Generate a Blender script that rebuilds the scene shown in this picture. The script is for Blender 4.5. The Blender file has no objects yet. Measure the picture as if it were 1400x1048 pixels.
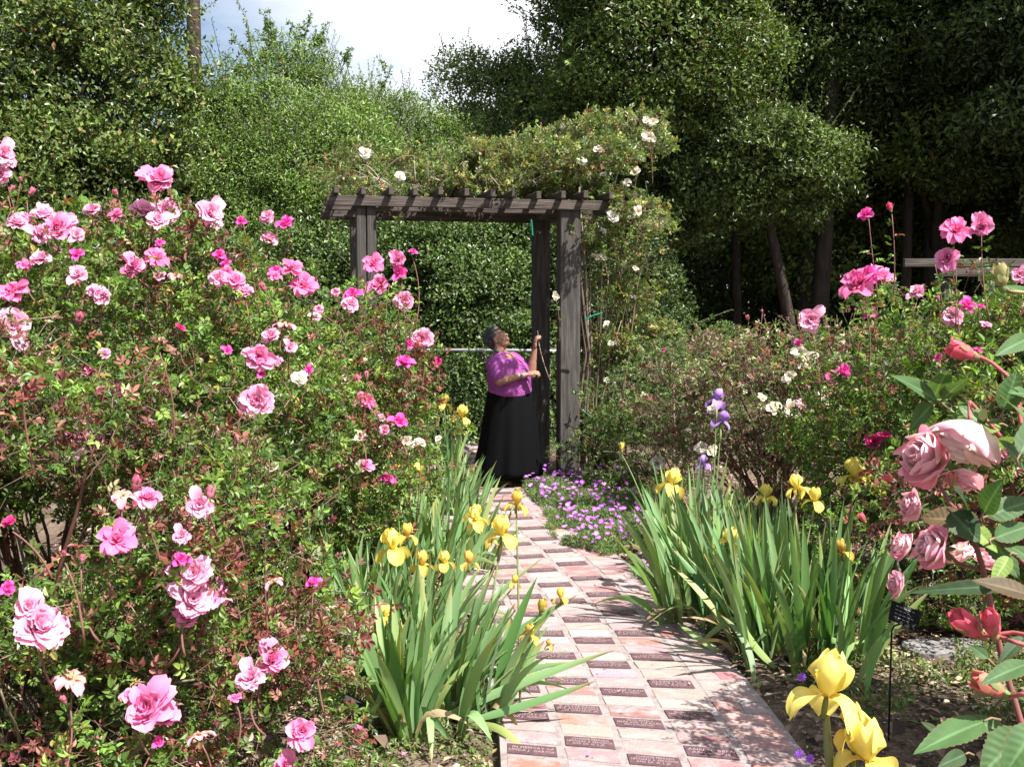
import bpy, math
import numpy as np
from mathutils import Vector, Matrix

R = np.random.default_rng(11)
sc = bpy.context.scene
COL = sc.collection
CAMH = 1.7; FPX = 1450.0; PITCH = math.radians(4.5)
UP = np.array([0., 0., 1.])

# ------------------------------------------------------------------ camera
cam = bpy.data.cameras.new('camera'); camo = bpy.data.objects.new('camera', cam); COL.objects.link(camo)
cam.sensor_fit = 'HORIZONTAL'; cam.sensor_width = 36; cam.lens = FPX/1400*36
cam.clip_start = 0.05; cam.clip_end = 500
camo.location = (0, 0, CAMH); camo.rotation_euler = (math.pi/2-PITCH, 0, 0)
sc.camera = camo

CP, SP = math.cos(PITCH), math.sin(PITCH)
def ray(px, py):
    a = (px-700)/FPX; b = (524-py)/FPX
    return np.array([a, CP+SP*b, -SP+CP*b])
def P(px, py, d):
    v = ray(px, py); return np.array([0, 0, CAMH])+v*(d/v[1])
def G(px, py, z=0.0):
    v = ray(px, py); return np.array([0, 0, CAMH])+v*((z-CAMH)/v[2])

# ------------------------------------------------------------------ light and sky
SUN = np.array([0.44, -0.36, 0.84]); SUN /= np.linalg.norm(SUN)
elev = math.asin(SUN[2]); azim = math.atan2(SUN[0], SUN[1])
sl = bpy.data.lights.new('sun', 'SUN'); sl.energy = 5.0; sl.angle = math.radians(0.5); sl.color = (1, .97, .92)
so = bpy.data.objects.new('sun', sl); COL.objects.link(so); so.location = (6, -3, 12)
so.rotation_euler = Vector(SUN).to_track_quat('Z', 'Y').to_euler()

w = bpy.data.worlds.new('World'); sc.world = w; w.use_nodes = True
nt = w.node_tree; nt.nodes.clear()
def nd(t, tp, **kw):
    n = t.nodes.new(tp)
    for k, v in kw.items(): setattr(n, k, v)
    return n
out = nd(nt, 'ShaderNodeOutputWorld'); bg = nd(nt, 'ShaderNodeBackground'); bg.inputs[1].default_value = 0.06
sky = nd(nt, 'ShaderNodeTexSky', sky_type='NISHITA', sun_disc=False)
sky.sun_elevation = elev; sky.sun_rotation = azim; sky.air_density = 1.0; sky.dust_density = .8; sky.ozone_density = 1
tc = nd(nt, 'ShaderNodeTexCoord'); mp = nd(nt, 'ShaderNodeMapping')
mp.inputs['Location'].default_value = (0.55, 0.0, 0.3); mp.inputs['Scale'].default_value = (1.0, 1.0, 2.6)
no = nd(nt, 'ShaderNodeTexNoise'); no.inputs['Scale'].default_value = 1.9; no.inputs['Detail'].default_value = 7; no.inputs['Roughness'].default_value = .52
cr = nd(nt, 'ShaderNodeValToRGB'); cr.color_ramp.elements[0].position = .30; cr.color_ramp.elements[1].position = .52
mx = nd(nt, 'ShaderNodeMix', data_type='RGBA'); mx.inputs[7].default_value = (9.0, 9.1, 9.7, 1)
L = nt.links.new
L(tc.outputs['Generated'], mp.inputs[0]); L(mp.outputs[0], no.inputs['Vector']); 
sx = nd(nt, 'ShaderNodeSeparateXYZ'); L(tc.outputs['Generated'], sx.inputs[0])
mr = nd(nt, 'ShaderNodeMapRange'); mr.inputs[1].default_value = -.36; mr.inputs[2].default_value = -.06; mr.inputs[3].default_value = -.30; mr.inputs[4].default_value = .10
L(sx.outputs['X'], mr.inputs[0]); ad = nd(nt, 'ShaderNodeMath', operation='ADD'); L(no.outputs['Fac'], ad.inputs[0]); L(mr.outputs[0], ad.inputs[1]); L(ad.outputs[0], cr.inputs[0])
L(cr.outputs[0], mx.inputs[0]); L(sky.outputs[0], mx.inputs[6]); L(mx.outputs[2], bg.inputs[0]); L(bg.outputs[0], out.inputs[0])
sc.view_settings.view_transform = 'Standard'; sc.view_settings.look = 'None'
sc.view_settings.exposure = 1.32; sc.view_settings.gamma = 1
sc.cycles.max_bounces = 6; sc.cycles.diffuse_bounces = 2; sc.cycles.transmission_bounces = 3; sc.cycles.glossy_bounces = 2
sc.cycles.caustics_reflective = False; sc.cycles.caustics_refractive = False

# ------------------------------------------------------------------ materials
def mat(name, base=None, rough=.6, spec=.4, attr=False, trans=0.0, noise=None, bump=None, tcol=(1.5, 1.5, .7), metal=0, two=None):
    m = bpy.data.materials.new(name); m.use_nodes = True; t = m.node_tree; t.nodes.clear()
    o = nd(t, 'ShaderNodeOutputMaterial'); p = nd(t, 'ShaderNodeBsdfPrincipled')
    p.inputs['Roughness'].default_value = rough; p.inputs['Specular IOR Level'].default_value = spec; p.inputs['Metallic'].default_value = metal
    ln = t.links.new
    if attr:
        a = nd(t, 'ShaderNodeAttribute', attribute_name='Col'); c = a.outputs['Color']
    else:
        rg = nd(t, 'ShaderNodeRGB'); rg.outputs[0].default_value = (*base, 1); c = rg.outputs[0]
    co = nd(t, 'ShaderNodeTexCoord')
    if noise:   # (scale, other colour or factor, lo, hi, stretch)
        s, other, lo, hi, st = noise
        mm = nd(t, 'ShaderNodeMapping'); mm.inputs['Scale'].default_value = st
        n = nd(t, 'ShaderNodeTexNoise'); n.inputs['Scale'].default_value = s; n.inputs['Detail'].default_value = 6; n.inputs['Roughness'].default_value = .6
        ln(co.outputs['Object'], mm.inputs[0]); ln(mm.outputs[0], n.inputs['Vector'])
        r = nd(t, 'ShaderNodeMapRange'); r.inputs[1].default_value = lo; r.inputs[2].default_value = hi
        ln(n.outputs['Fac'], r.inputs[0])
        x = nd(t, 'ShaderNodeMix', data_type='RGBA'); x.inputs[7].default_value = (*other, 1)
        ln(r.outputs[0], x.inputs[0]); ln(c, x.inputs[6]); c = x.outputs[2]
    if two:
        s, other, lo, hi, st = two
        mm = nd(t, 'ShaderNodeMapping'); mm.inputs['Scale'].default_value = st; mm.inputs['Location'].default_value = (3, 7, 1)
        n = nd(t, 'ShaderNodeTexNoise'); n.inputs['Scale'].default_value = s; n.inputs['Detail'].default_value = 8; n.inputs['Roughness'].default_value = .7
        ln(co.outputs['Object'], mm.inputs[0]); ln(mm.outputs[0], n.inputs['Vector'])
        r = nd(t, 'ShaderNodeMapRange'); r.inputs[1].default_value = lo; r.inputs[2].default_value = hi
        ln(n.outputs['Fac'], r.inputs[0])
        x = nd(t, 'ShaderNodeMix', data_type='RGBA'); x.inputs[7].default_value = (*other, 1)
        ln(r.outputs[0], x.inputs[0]); ln(c, x.inputs[6]); c = x.outputs[2]
    ln(c, p.inputs['Base Color'])
    if bump:
        s, dist, st = bump
        mm = nd(t, 'ShaderNodeMapping'); mm.inputs['Scale'].default_value = st
        n = nd(t, 'ShaderNodeTexNoise'); n.inputs['Scale'].default_value = s; n.inputs['Detail'].default_value = 5
        ln(co.outputs['Object'], mm.inputs[0]); ln(mm.outputs[0], n.inputs['Vector'])
        b = nd(t, 'ShaderNodeBump'); b.inputs['Distance'].default_value = dist; b.inputs['Strength'].default_value = 1
        ln(n.outputs['Fac'], b.inputs['Height']); ln(b.outputs[0], p.inputs['Normal'])
    if trans:
        tr = nd(t, 'ShaderNodeBsdfTranslucent'); mu = nd(t, 'ShaderNodeMix', data_type='RGBA', blend_type='MULTIPLY')
        mu.inputs[0].default_value = 1; mu.inputs[7].default_value = (*tcol, 1); ln(c, mu.inputs[6]); ln(mu.outputs[2], tr.inputs[0])
        ms = nd(t, 'ShaderNodeMixShader'); ms.inputs[0].default_value = trans
        ln(p.outputs[0], ms.inputs[1]); ln(tr.outputs[0], ms.inputs[2]); ln(ms.outputs[0], o.inputs[0])
    else:
        ln(p.outputs[0], o.inputs[0])
    return m

M = dict(
    softpetal=mat('soft_rose_petal', attr=True, rough=.5, spec=.2, trans=.30, tcol=(1.15, .88, .90)),
    bigleaf=mat('broad_rose_leaf', attr=True, rough=.55, spec=.22, trans=.25, tcol=(1.5, 1.6, .6)),
    wire=mat('dull_wire', (.10, .105, .10), rough=.7, metal=.3),
    leaf=mat('glossy_leaf', attr=True, rough=.40, spec=.32, trans=.26, tcol=(1.5, 1.6, .6)),
    tree=mat('tree_leaf', attr=True, rough=.40, spec=.34, trans=.2, tcol=(1.5, 1.6, .6)),
    blade=mat('iris_leaf', attr=True, rough=.5, spec=.35, trans=.25, tcol=(1.3, 1.5, .5)),
    petal=mat('petal', attr=True, rough=.6, spec=.2, trans=.35, tcol=(1.1, 1.0, 1.0)),
    stem=mat('stem', attr=True, rough=.6, spec=.3, noise=(60, (.1, .07, .05), .45, .75, (1, 1, .3))),
    bark=mat('bark', (.030, .024, .020), rough=.9, spec=.1, noise=(14, (.06, .05, .043), .4, .7, (1, 1, .2)), bump=(25, .02, (1, 1, .25))),
    wood=mat('weathered_wood', (.050, .044, .040), rough=.85, spec=.15, noise=(9, (.11, .098, .090), .42, .72, (4, 4, .35)), bump=(40, .006, (3, 3, .12))),
    beam=mat('weathered_beam', (.060, .048, .043), rough=.85, spec=.15, noise=(9, (.14, .115, .10), .42, .72, (.35, 4, 4)), bump=(40, .006, (.12, 3, 3))),
    pole=mat('pole_wood', (.050, .032, .032), rough=.9, spec=.1, noise=(6, (.075, .05, .045), .4, .7, (2, 2, .2)), bump=(30, .01, (2, 2, .1))),
    soil=mat('mulched_soil', (.12, .085, .062), rough=.95, spec=.1, noise=(5, (.20, .15, .11), .42, .66, (1, 1, 1)), two=(45, (.035, .025, .02), .5, .66, (1, 1, 1)), bump=(35, .03, (1, 1, 1))),
    litter=mat('litter', attr=True, rough=.85, spec=.15),
    mortar=mat('sandy_mortar', (.26, .225, .218), rough=.95, spec=.1, noise=(22, (.17, .135, .125), .48, .70, (1, 1, 1)), bump=(90, .004, (1, 1, 1))),
    brick=mat('used_brick', attr=True, rough=.9, spec=.12, noise=(11, (.34, .285, .28), .46, .70, (1, 1.4, 1)), two=(60, (.13, .09, .085), .60, .74, (1, 1, 1)), bump=(70, .004, (1, 1, 1))),
    plaque=mat('engraved_brick', (.088, .046, .053), rough=.7, spec=.2, noise=(30, (.13, .075, .08), .5, .75, (1, 1, 1)), bump=(120, .002, (1, 1, 1))),
    letter=mat('pale_lettering', (.27, .20, .20), rough=.9, spec=.1),
    steel=mat('galvanised_steel', (.27, .28, .28), rough=.45, metal=.7),
    black=mat('black_plastic', (.012, .012, .014), rough=.55, spec=.15),
    labelink=mat('label_ink', (.35, .35, .36), rough=.6),
    alu=mat('label_metal', (.35, .36, .38), rough=.4, metal=.6),
    stone=mat('paving_stone', (.22, .205, .205), rough=.9, spec=.15, noise=(8, (.19, .17, .16), .45, .65, (1, 1, 1)), bump=(30, .01, (1, 1, 1))),
    skin=mat('skin', (.30, .155, .105), rough=.5, spec=.35),
    hair=mat('greying_hair', (.016, .015, .016), rough=.5, spec=.4, noise=(70, (.12, .115, .12), .5, .75, (1, 1, .3))),
    shirt=mat('magenta_cotton', (.25, .06, .22), rough=.9, spec=.1, bump=(11, .03, (1, 1, 1))),
    skirt=mat('black_skirt', (.004, .004, .0045), rough=.9, spec=.06),
    beads=mat('dark_beads', (.02, .07, .075), rough=.3, spec=.5),
    shoe=mat('brown_leather', (.12, .06, .04), rough=.5),
    white=mat('eye_white', (.6, .58, .55), rough=.3),
    tape=mat('green_tie_tape', (.0, .16, .09), rough=.5),
)

# ------------------------------------------------------------------ mesh builder
def nrm(a): return a/np.maximum(np.linalg.norm(a, axis=-1, keepdims=True), 1e-9)
def rdir(n):
    return nrm(R.normal(size=(n, 3)))
class MB:
    def __init__(s): s.V = []; s.C = []; s.F = []; s.n = 0
    def add(s, v, f, c=(.5, .5, .5)):
        v = np.asarray(v, float).reshape(-1, 3); c = np.asarray(c, float)
        if c.ndim == 1: c = np.broadcast_to(c, (len(v), 3))
        s.V.append(v); s.C.append(c); s.F.append(np.asarray(f, int)+s.n); s.n += len(v)
    def mesh(s, name, m, smooth=False):
        me = bpy.data.meshes.new(name)
        if s.n:
            V = np.concatenate(s.V); C = np.concatenate(s.C)
            me.vertices.add(len(V)); me.vertices.foreach_set('co', V.astype(np.float32).ravel())
            li = np.concatenate([f.ravel() for f in s.F]).astype(np.int32)
            ct = np.concatenate([np.full(len(f), f.shape[1]) for f in s.F]).astype(np.int32)
            me.loops.add(len(li)); me.loops.foreach_set('vertex_index', li)
            me.polygons.add(len(ct)); me.polygons.foreach_set('loop_start', np.concatenate([[0], np.cumsum(ct)[:-1]]).astype(np.int32))
            me.polygons.foreach_set('use_smooth', np.full(len(ct), bool(smooth)))
            at = me.color_attributes.new('Col', 'FLOAT_COLOR', 'POINT')
            at.data.foreach_set('color', np.concatenate([C, np.ones((len(C), 1))], 1).astype(np.float32).ravel())
            me.update(calc_edges=True)
        me.materials.append(M[m] if isinstance(m, str) else m)
        return me
    def obj(s, name, m, parent=None, smooth=False, label=None, cat=None, group=None, kind=None, loc=None):
        o = bpy.data.objects.new(name, s.mesh(name, m, smooth)); COL.objects.link(o)
        if parent is not None: o.parent = parent
        if loc is not None: o.location = loc
        tag(o, label, cat, group, kind); return o
def tag(o, label=None, cat=None, group=None, kind=None):
    for k, v in (('label', label), ('category', cat), ('group', group), ('kind', kind)):
        if v: o[k] = v
def thing(name, label, cat, loc=(0, 0, 0), group=None, kind=None):
    o = bpy.data.objects.new(name, None); COL.objects.link(o); o.location = [float(a) for a in loc]; o.empty_display_size = .1
    tag(o, label, cat, group, kind); return o
def part(o, ob):      # object that shares mesh data, placed in world coordinates under a parent at par
    return o

def leaves(mb, Pn, D, N, Ln, W, col, shape=0, fold=.25, droop=.12):
    """leaf-sized faces: base Pn, axis D, face normal N"""
    n = len(Pn); D = nrm(D); S = nrm(np.cross(D, N)); N = np.cross(S, D)
    Ln = np.broadcast_to(Ln, n)[:, None]; W = np.broadcast_to(W, n)[:, None]
    def pt(t, s_, h): return Pn+D*Ln*t+S*W*s_+N*(W*h)
    if shape == 0:
        v = np.stack([Pn, pt(.45, .5, fold), pt(1, 0, -droop), pt(.45, -.5, fold)], 1); k = 4
        f = np.array([[0, 1, 2, 3]])
    else:
        v = np.stack([Pn, pt(.28, .46, fold), pt(.66, .40, fold*.8), pt(1, 0, -droop*2), pt(.66, -.40, fold*.8), pt(.28, -.46, fold)], 1); k = 6
        f = np.array([[0, 3, 2, 1], [0, 5, 4, 3]])
    F = (np.arange(n)[:, None, None]*k+f[None]).reshape(-1, 4)
    c = np.repeat(col[:, None, :], k, 1).reshape(-1, 3)
    mb.add(v.reshape(-1, 3), F, c)
def sprays(mb, Pn, D, N, size, col, k=5, asp=.55, shape=1):
    """compound leaves: terminal leaflet plus pairs"""
    n = len(Pn); D = nrm(D); S = nrm(np.cross(D, N)); N = np.cross(S, D); size = np.broadcast_to(size, n)[:, None]
    Ls = [(1.15, 0, 1.0)] + [(t, s_, q) for t, q in ((.95, .85), (.45, .75), (.0, .6))[:(k-1)//2] for s_ in (-1, 1)]
    for t, s_, q in Ls:
        jit = rdir(n)*.28
        d = nrm(D*(1 if s_ == 0 else .55)+S*s_*.85+jit)
        leaves(mb, Pn+D*size*t+S*s_*size*.08, d, nrm(N+rdir(n)*.35), (size*q)[:, 0]*R.uniform(.8, 1.15, n), (size*q)[:, 0]*asp, np.clip(col*R.uniform(.85, 1.15, (n, 1)), 0, 1), shape)
def tube(mb, pts, rad, sides=6, col=(.1, .07, .05), cap=True):
    pts = np.asarray(pts, float); n = len(pts); rad = np.broadcast_to(rad, n)
    T = nrm(np.gradient(pts, axis=0)); ref = np.array([.13, .9, .41]) if abs(T[0][2]) > .6 else UP
    A = nrm(np.cross(T, ref)); B = np.cross(T, A)
    a = np.linspace(0, 2*math.pi, sides, endpoint=False)
    v = pts[:, None]+rad[:, None, None]*(A[:, None]*np.cos(a)[None, :, None]+B[:, None]*np.sin(a)[None, :, None])
    i = np.arange(n-1)[:, None]*sides; j = np.arange(sides)[None]; j2 = (j+1) % sides
    F = np.stack([i+j, i+j2, i+sides+j2, i+sides+j], -1).reshape(-1, 4)
    mb.add(v.reshape(-1, 3), F, col)
    if cap:
        m = mb.n-n*sides
        mb.F.append(np.array([list(range(m, m+sides))[::-1]])); mb.F.append(np.array([list(range(m+(n-1)*sides, m+n*sides))]))
def bez(a, b, c, n=8):
    t = np.linspace(0, 1, n)[:, None]; a, b, c = map(np.asarray, (a, b, c)); return a*(1-t)**2+2*b*t*(1-t)+c*t*t
def twigs(mb, A, B, r, col):
    """many thin 3-sided sticks"""
    n = len(A); T = nrm(B-A); X = nrm(np.cross(T, rdir(n))); Y = np.cross(T, X); r = np.broadcast_to(r, n)[:, None]
    v = []
    for e, q in ((A, 1), (B, .6)):
        for k in range(3):
            an = k*2.0944; v.append(e+(X*math.cos(an)+Y*math.sin(an))*r*q)
    v = np.stack(v, 1).reshape(-1, 3)
    f = np.array([[0, 1, 4, 3], [1, 2, 5, 4], [2, 0, 3, 5]])
    F = (np.arange(n)[:, None, None]*6+f[None]).reshape(-1, 4)
    mb.add(v, F, np.repeat(np.broadcast_to(col, (n, 3))[:, None], 6, 1).reshape(-1, 3))
def box(mb, c, s, rot=0, col=(.3, .3, .3), bev=.006, M3=None):
    """box with chamfered edges; c centre, s full size"""
    s = np.asarray(s, float)/2; b = min(bev, s.min()*.45)
    v = []; idx = {}
    for sx in (-1, 1):
        for sy in (-1, 1):
            for sz in (-1, 1):
                for ax in range(3):
                    q = np.array([sx, sy, sz])*(s-b); q[ax] = (sx, sy, sz)[ax]*s[ax]
                    idx[(sx, sy, sz, ax)] = len(v); v.append(q)
    f4 = []; f3 = []
    for ax in range(3):
        u, w_ = [(1, 2), (2, 0), (0, 1)][ax]
        for sg in (-1, 1):
            q = []
            for a, b_ in ((-1, -1), (1, -1), (1, 1), (-1, 1)):
                k = [0, 0, 0]; k[ax] = sg; k[u] = a; k[w_] = b_; q.append(idx[(*k, ax)])
            f4.append(q if sg > 0 else q[::-1])
        for a in (-1, 1):
            for b_ in (-1, 1):      # chamfer along axis ax
                k1 = [0, 0, 0]; k2 = [0, 0, 0]; k1[ax] = -1; k2[ax] = 1
                for k in (k1, k2): k[u] = a; k[w_] = b_
                q = [idx[(*k1, u)], idx[(*k2, u)], idx[(*k2, w_)], idx[(*k1, w_)]]
                f4.append(q if a*b_ < 0 else q[::-1])
    for sx in (-1, 1):
        for sy in (-1, 1):
            for sz in (-1, 1):
                q = [idx[(sx, sy, sz, a)] for a in range(3)]; f3.append(q if sx*sy*sz > 0 else q[::-1])
    v = np.array(v)
    if M3 is not None: v = v@np.asarray(M3).T
    elif rot:
        cs, sn = math.cos(rot), math.sin(rot); v = v@np.array([[cs, -sn, 0], [sn, cs, 0], [0, 0, 1]]).T
    v = v+np.asarray(c); n0 = mb.n
    mb.add(v, f4, col); mb.F.append(np.array(f3)+n0)
def pal(n, *cols, jit=.18):
    """random pick among (weight, colour)"""
    wts = np.array([c[0] for c in cols], float); wts /= wts.sum()
    i = R.choice(len(cols), n, p=wts); c = np.array([c[1] for c in cols], float)[i]
    return np.clip(c*(1+R.normal(0, jit, (n, 1)))*(1+R.normal(0, .06, (n, 3))), .003, .95)
def fbm(p, s=1.0, seed=0):
    q = np.asarray(p)*s+seed*3.7; v = 0
    for k, (a, f) in enumerate(((1, 1.), (.5, 2.1), (.25, 4.3))):
        v = v+a*np.sin(q[:, 0]*f*1.7+1.3*k+np.sin(q[:, 1]*f*1.3+k))*np.cos(q[:, 2]*f*1.9+q[:, 1]*f*.8+.7*k)
    return v
def crown(blobs, n, clump=.35, per=60, inner=.55, seed=0, gap=-9):
    """points in leafy clumps spread through ellipsoid shells. returns points, outward directions"""
    B = np.array(blobs, float); ar = (B[:, 3]*B[:, 5]+B[:, 3]*B[:, 4]+B[:, 4]*B[:, 5]); nc = max(4, n//per)
    bi = R.choice(len(B), nc, p=ar/ar.sum()); d = rdir(nc); rr = R.uniform(inner, 1.0, nc)[:, None]**.6
    C = B[bi, :3]+d*B[bi, 3:]*rr
    keep = np.ones(nc, bool)
    for k in range(len(B)):
        q = (((C-B[k, :3])/B[k, 3:])**2).sum(1); keep &= ~((q < .3) & (bi != k))
    keep &= fbm(C, 1.6, seed) > gap
    C, d, bi = C[keep], d[keep], bi[keep]
    w_ = R.uniform(.4, 1.6, len(C)); ci = R.choice(len(C), n, p=w_/w_.sum())
    cs = R.uniform(.5, 1.35, len(C))*clump
    dd = rdir(n); dd[:, 2] = np.where(dd[:, 2] < 0, dd[:, 2]*.55, dd[:, 2]); dd = nrm(dd+d[ci]*.35)
    off = dd*(cs[ci]*np.where(R.random(n) < .82, R.uniform(.8, 1.12, n), R.uniform(.2, 1.45, n)))[:, None]*np.array([1.25, 1.25, .78])
    p = C[ci]+off; o = nrm(dd*.8+d[ci]*.4)
    return p, o, ci

def hit(px, py, blobs, fallback=None, k=1.07):
    v = ray(px, py); o = np.array([0, 0, CAMH]); best = None
    for b in blobs:
        c = np.array(b[:3]); r = np.array(b[3:])*k
        a = ((v/r)**2).sum(); bb = 2*(v/r*(o-c)/r).sum(); cc = (((o-c)/r)**2).sum()-1
        dsc = bb*bb-4*a*cc
        if dsc > 0:
            t = (-bb-math.sqrt(dsc))/(2*a)
            if t > 0 and (best is None or t < best): best = t
    if best is None:
        best = fallback if fallback else min(blobs, key=lambda b: abs((b[0]/b[1])-(v[0]/v[1])))[1]
        return o+v*(best/v[1])
    return o+v*best

# ------------------------------------------------------------------ ground
mb = MB()
gx = np.concatenate([np.linspace(-80, -8, 16), np.linspace(-7.8, 7.8, 130), np.linspace(8, 80, 16)])
gy = np.concatenate([np.linspace(-20, .5, 8), np.linspace(.7, 16, 130), np.linspace(16.5, 160, 26)])
X, Y = np.meshgrid(gx, gy)
pts = np.stack([X.ravel(), Y.ravel(), np.zeros(X.size)], 1)
bump = (fbm(pts, 2.2)*.012+fbm(pts, 7.0, 2)*.006)*(np.abs(pts[:, 0]) < 7.9)*(pts[:, 1] < 16)
# ------------------------------------------------------------------ brick path rows
kY = [2.6, 3.2, 3.95, 4.6, 5.27, 5.63, 6.03, 6.40, 6.79, 7.14, 8.0, 9.0, 10.5, 13]
kX = [.76, .76, .745, .70, .626, .586, .525, .45, .37, .30, .09, -.09, -.15, -.12]
kT = [-14, -14, -11, -4, 0, 3, 6, 9, 11, 12, 11, 7, 1, 0]
def rowpt(y, u):      # u lateral offset from the centre of column A
    x = np.interp(y, kY, kX); a = math.radians(np.interp(y, kY, kT)); return np.array([x+u*math.cos(a), y+u*math.sin(a)])
PL, PR = -.80, .345
def path_mask(p):
    x = np.interp(p[:, 1], kY, kX); return (p[:, 0] > x+PL-.02) & (p[:, 0] < x+PR+.02) & (p[:, 1] > 2.6) & (p[:, 1] < 13)
pm = path_mask(pts)
pts[:, 2] = bump-.012-.03*pm
nx, ny = len(gx), len(gy); i = np.arange(ny-1)[:, None]*nx+np.arange(nx-1)[None]
mb.add(pts, np.stack([i, i+1, i+nx+1, i+nx], -1).reshape(-1, 4), (.1, .07, .05))
mb.obj('ground', 'soil', kind='structure', smooth=True)

path = thing('brick_path', None, None, kind='structure')
mm = MB(); bm_ = MB()
rows = np.arange(2.72, 12.6, .119)
ml = [rowpt(y, PL-.012) for y in rows]; mr = [rowpt(y, PR+.012) for y in rows]
vv = []; 
for a, b in zip(ml, mr):
    for k in range(7):
        t = k/6; q = a*(1-t)+b*t; vv.append([q[0], q[1], .0095+.0015*math.sin(q[0]*19+q[1]*23)])
n = len(rows); i = np.arange(n-1)[:, None]*7+np.arange(6)[None]
mm.add(vv, np.stack([i, i+1, i+8, i+7], -1).reshape(-1, 4))
# sides of the bed
sv = []
for a in ml: sv += [[a[0], a[1], .0095], [a[0]-.004, a[1], -.08]]
i = np.arange(n-1)*2; mm.add(sv, np.stack([i, i+1, i+3, i+2], -1))
sv = []
for a in mr: sv += [[a[0], a[1], .0095], [a[0]+.004, a[1], -.08]]
mm.add(sv, np.stack([i, i+1, i+3, i+2], -1))
mm.obj('mortar_bed', 'mortar', path, kind='structure')
colE = [(-.79, -.585), (-.560, -.355), (-.333, -.125), (-.103, .104), (.128, .335)]   # columns from left to right
TXT = [['K. JOYCE DANKS', 'M. J. ARMSTRONG', 'K. JIM WRIGHT, JR.'], ['CECIL FAMILY', 'MARK AND SUE ALLEN', 'MALCOLMSON'],
       ['JOHNNIE FERRARIS', 'LEONARD & VERONICA', 'AND DR. M. S. JR.'], ['IN MEMORY OF', 'CARRIE J. NULL', 'PAUL COOK'],
       ['LOIS WEBSTER', 'GEORGE & HELEN NASH'], ['ELLEN VICTORIA', 'SAMUEL, CLAY, MARIO', 'RUTH AVERY'], ['ANN M. BEEN', 'AND SONS'],
       ['IN MEMORY OF', 'LINDA J. GARCIA'], ['WILLIAM DAVIS', 'OLD TOWN'], ['TO HONOR OF', 'FRIENDS OF THE ROSE', 'GARDEN']]
TM = []
for k, ls in enumerate(TXT):
    cu = bpy.data.curves.new('lettering', 'FONT'); cu.body = '\n'.join(ls); cu.align_x = 'CENTER'; cu.align_y = 'CENTER'
    cu.size = .023 if len(ls) > 2 else .027; cu.extrude = .0006; cu.resolution_u = 1; cu.space_line = .92; cu.space_character = 1.08; cu.offset = .0002
    to = bpy.data.objects.new('t', cu); COL.objects.link(to)
    me = bpy.data.meshes.new_from_object(to.evaluated_get(bpy.context.evaluated_depsgraph_get()))
    me.materials.clear(); me.materials.append(M['letter']); me.name = 'lettering'; TM.append(me)
    bpy.data.objects.remove(to)
nrow = 0; order = {}
for ri in range(len(rows)-1):
    y0 = rows[ri]; y1 = rows[ri+1]
    # phase: column A (index 3) has an engraved brick centred at depth 4.90
    ph = (ri-int(round((4.90-.06-2.72)/.119))) % 3
    for ci, (u0, u1) in enumerate(colE):
        gp = R.uniform(.018, .028)
        us = [(u0, u1)] if not (ci in (0, 4) and R.random() < .25) else [(u0, (u0+u1)/2-.006), ((u0+u1)/2+.006, u1)]
        eng = (ci in (1, 3) and ph == 0) if ci != 2 else ph == 2
        if ci == 1: eng = ph == 0
        if ci == 0: eng = (ph == 2)
        if ci == 4: eng = False
        if eng: us = [(u0+.006, u1-.008)]; gp = .029
        for a, b in us:
            q = [rowpt(y0+gp/2, a), rowpt(y0+gp/2, b), rowpt(y1-gp/2, b), rowpt(y1-gp/2, a)]
            q = [c+(0 if eng else 1)*R.normal(0, .002, 2) for c in q]
            h = .0125+R.uniform(-.0015, .002) if not eng else .0135
            cen = sum(q)/4; top = [cen+(c-cen)*(.955 if not eng else .985) for c in q]
            tgt = MB() if eng else bm_
            v = [[*c, -.02] for c in q]+[[*c, h-.005] for c in q]+[[*(cen+(c-cen)*.985), h-.0015] for c in q]+[[*c, h] for c in top]
            f = []
            for l in range(3):
                for k in range(4): f.append([l*4+k, l*4+(k+1) % 4, l*4+4+(k+1) % 4, l*4+4+k])
            f.append([12, 13, 14, 15])
            c = pal(1, (5, (.33, .21, .20)), (2, (.30, .14, .125)), (4, (.33, .245, .235)), (1, (.22, .12, .115)), jit=.06)[0]
            if eng:
                v = np.array(v); o3 = np.array([*cen, 0]); tgt.add(v-o3, f, c)
                eo = tgt.obj('engraved_brick', 'plaque', path, loc=o3)
                d = q[1]-q[0]; ang = math.atan2(d[1], d[0])
                if y0 < 8.6:
                    ti = {(3): [3, 4, 0, 6, 5], 2: [1, 8, 2], 1: [2, 0, 9]}.get(ci, [7])
                    ti = {(1, 1): 0}.get((ci, ri // 3), ti[(ri//3) % len(ti)])
                    to = bpy.data.objects.new('lettering', TM[ti]); COL.objects.link(to); to.parent = eo
                    to.location = (0, 0, h+.0009); to.rotation_euler = (0, 0, ang)
                    wd = TM[ti]; co = np.empty(len(wd.vertices)*3, np.float32); wd.vertices.foreach_get('co', co); co = co.reshape(-1, 3)
                    s = min(1., .175/(co[:, 0].max()-co[:, 0].min())); to.scale = (s, min(1, .078/(co[:, 1].max()-co[:, 1].min())), 1)
            else: bm_.add(v, f, c)
bm_.obj('plain_bricks', 'brick', path, kind='structure')

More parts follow.
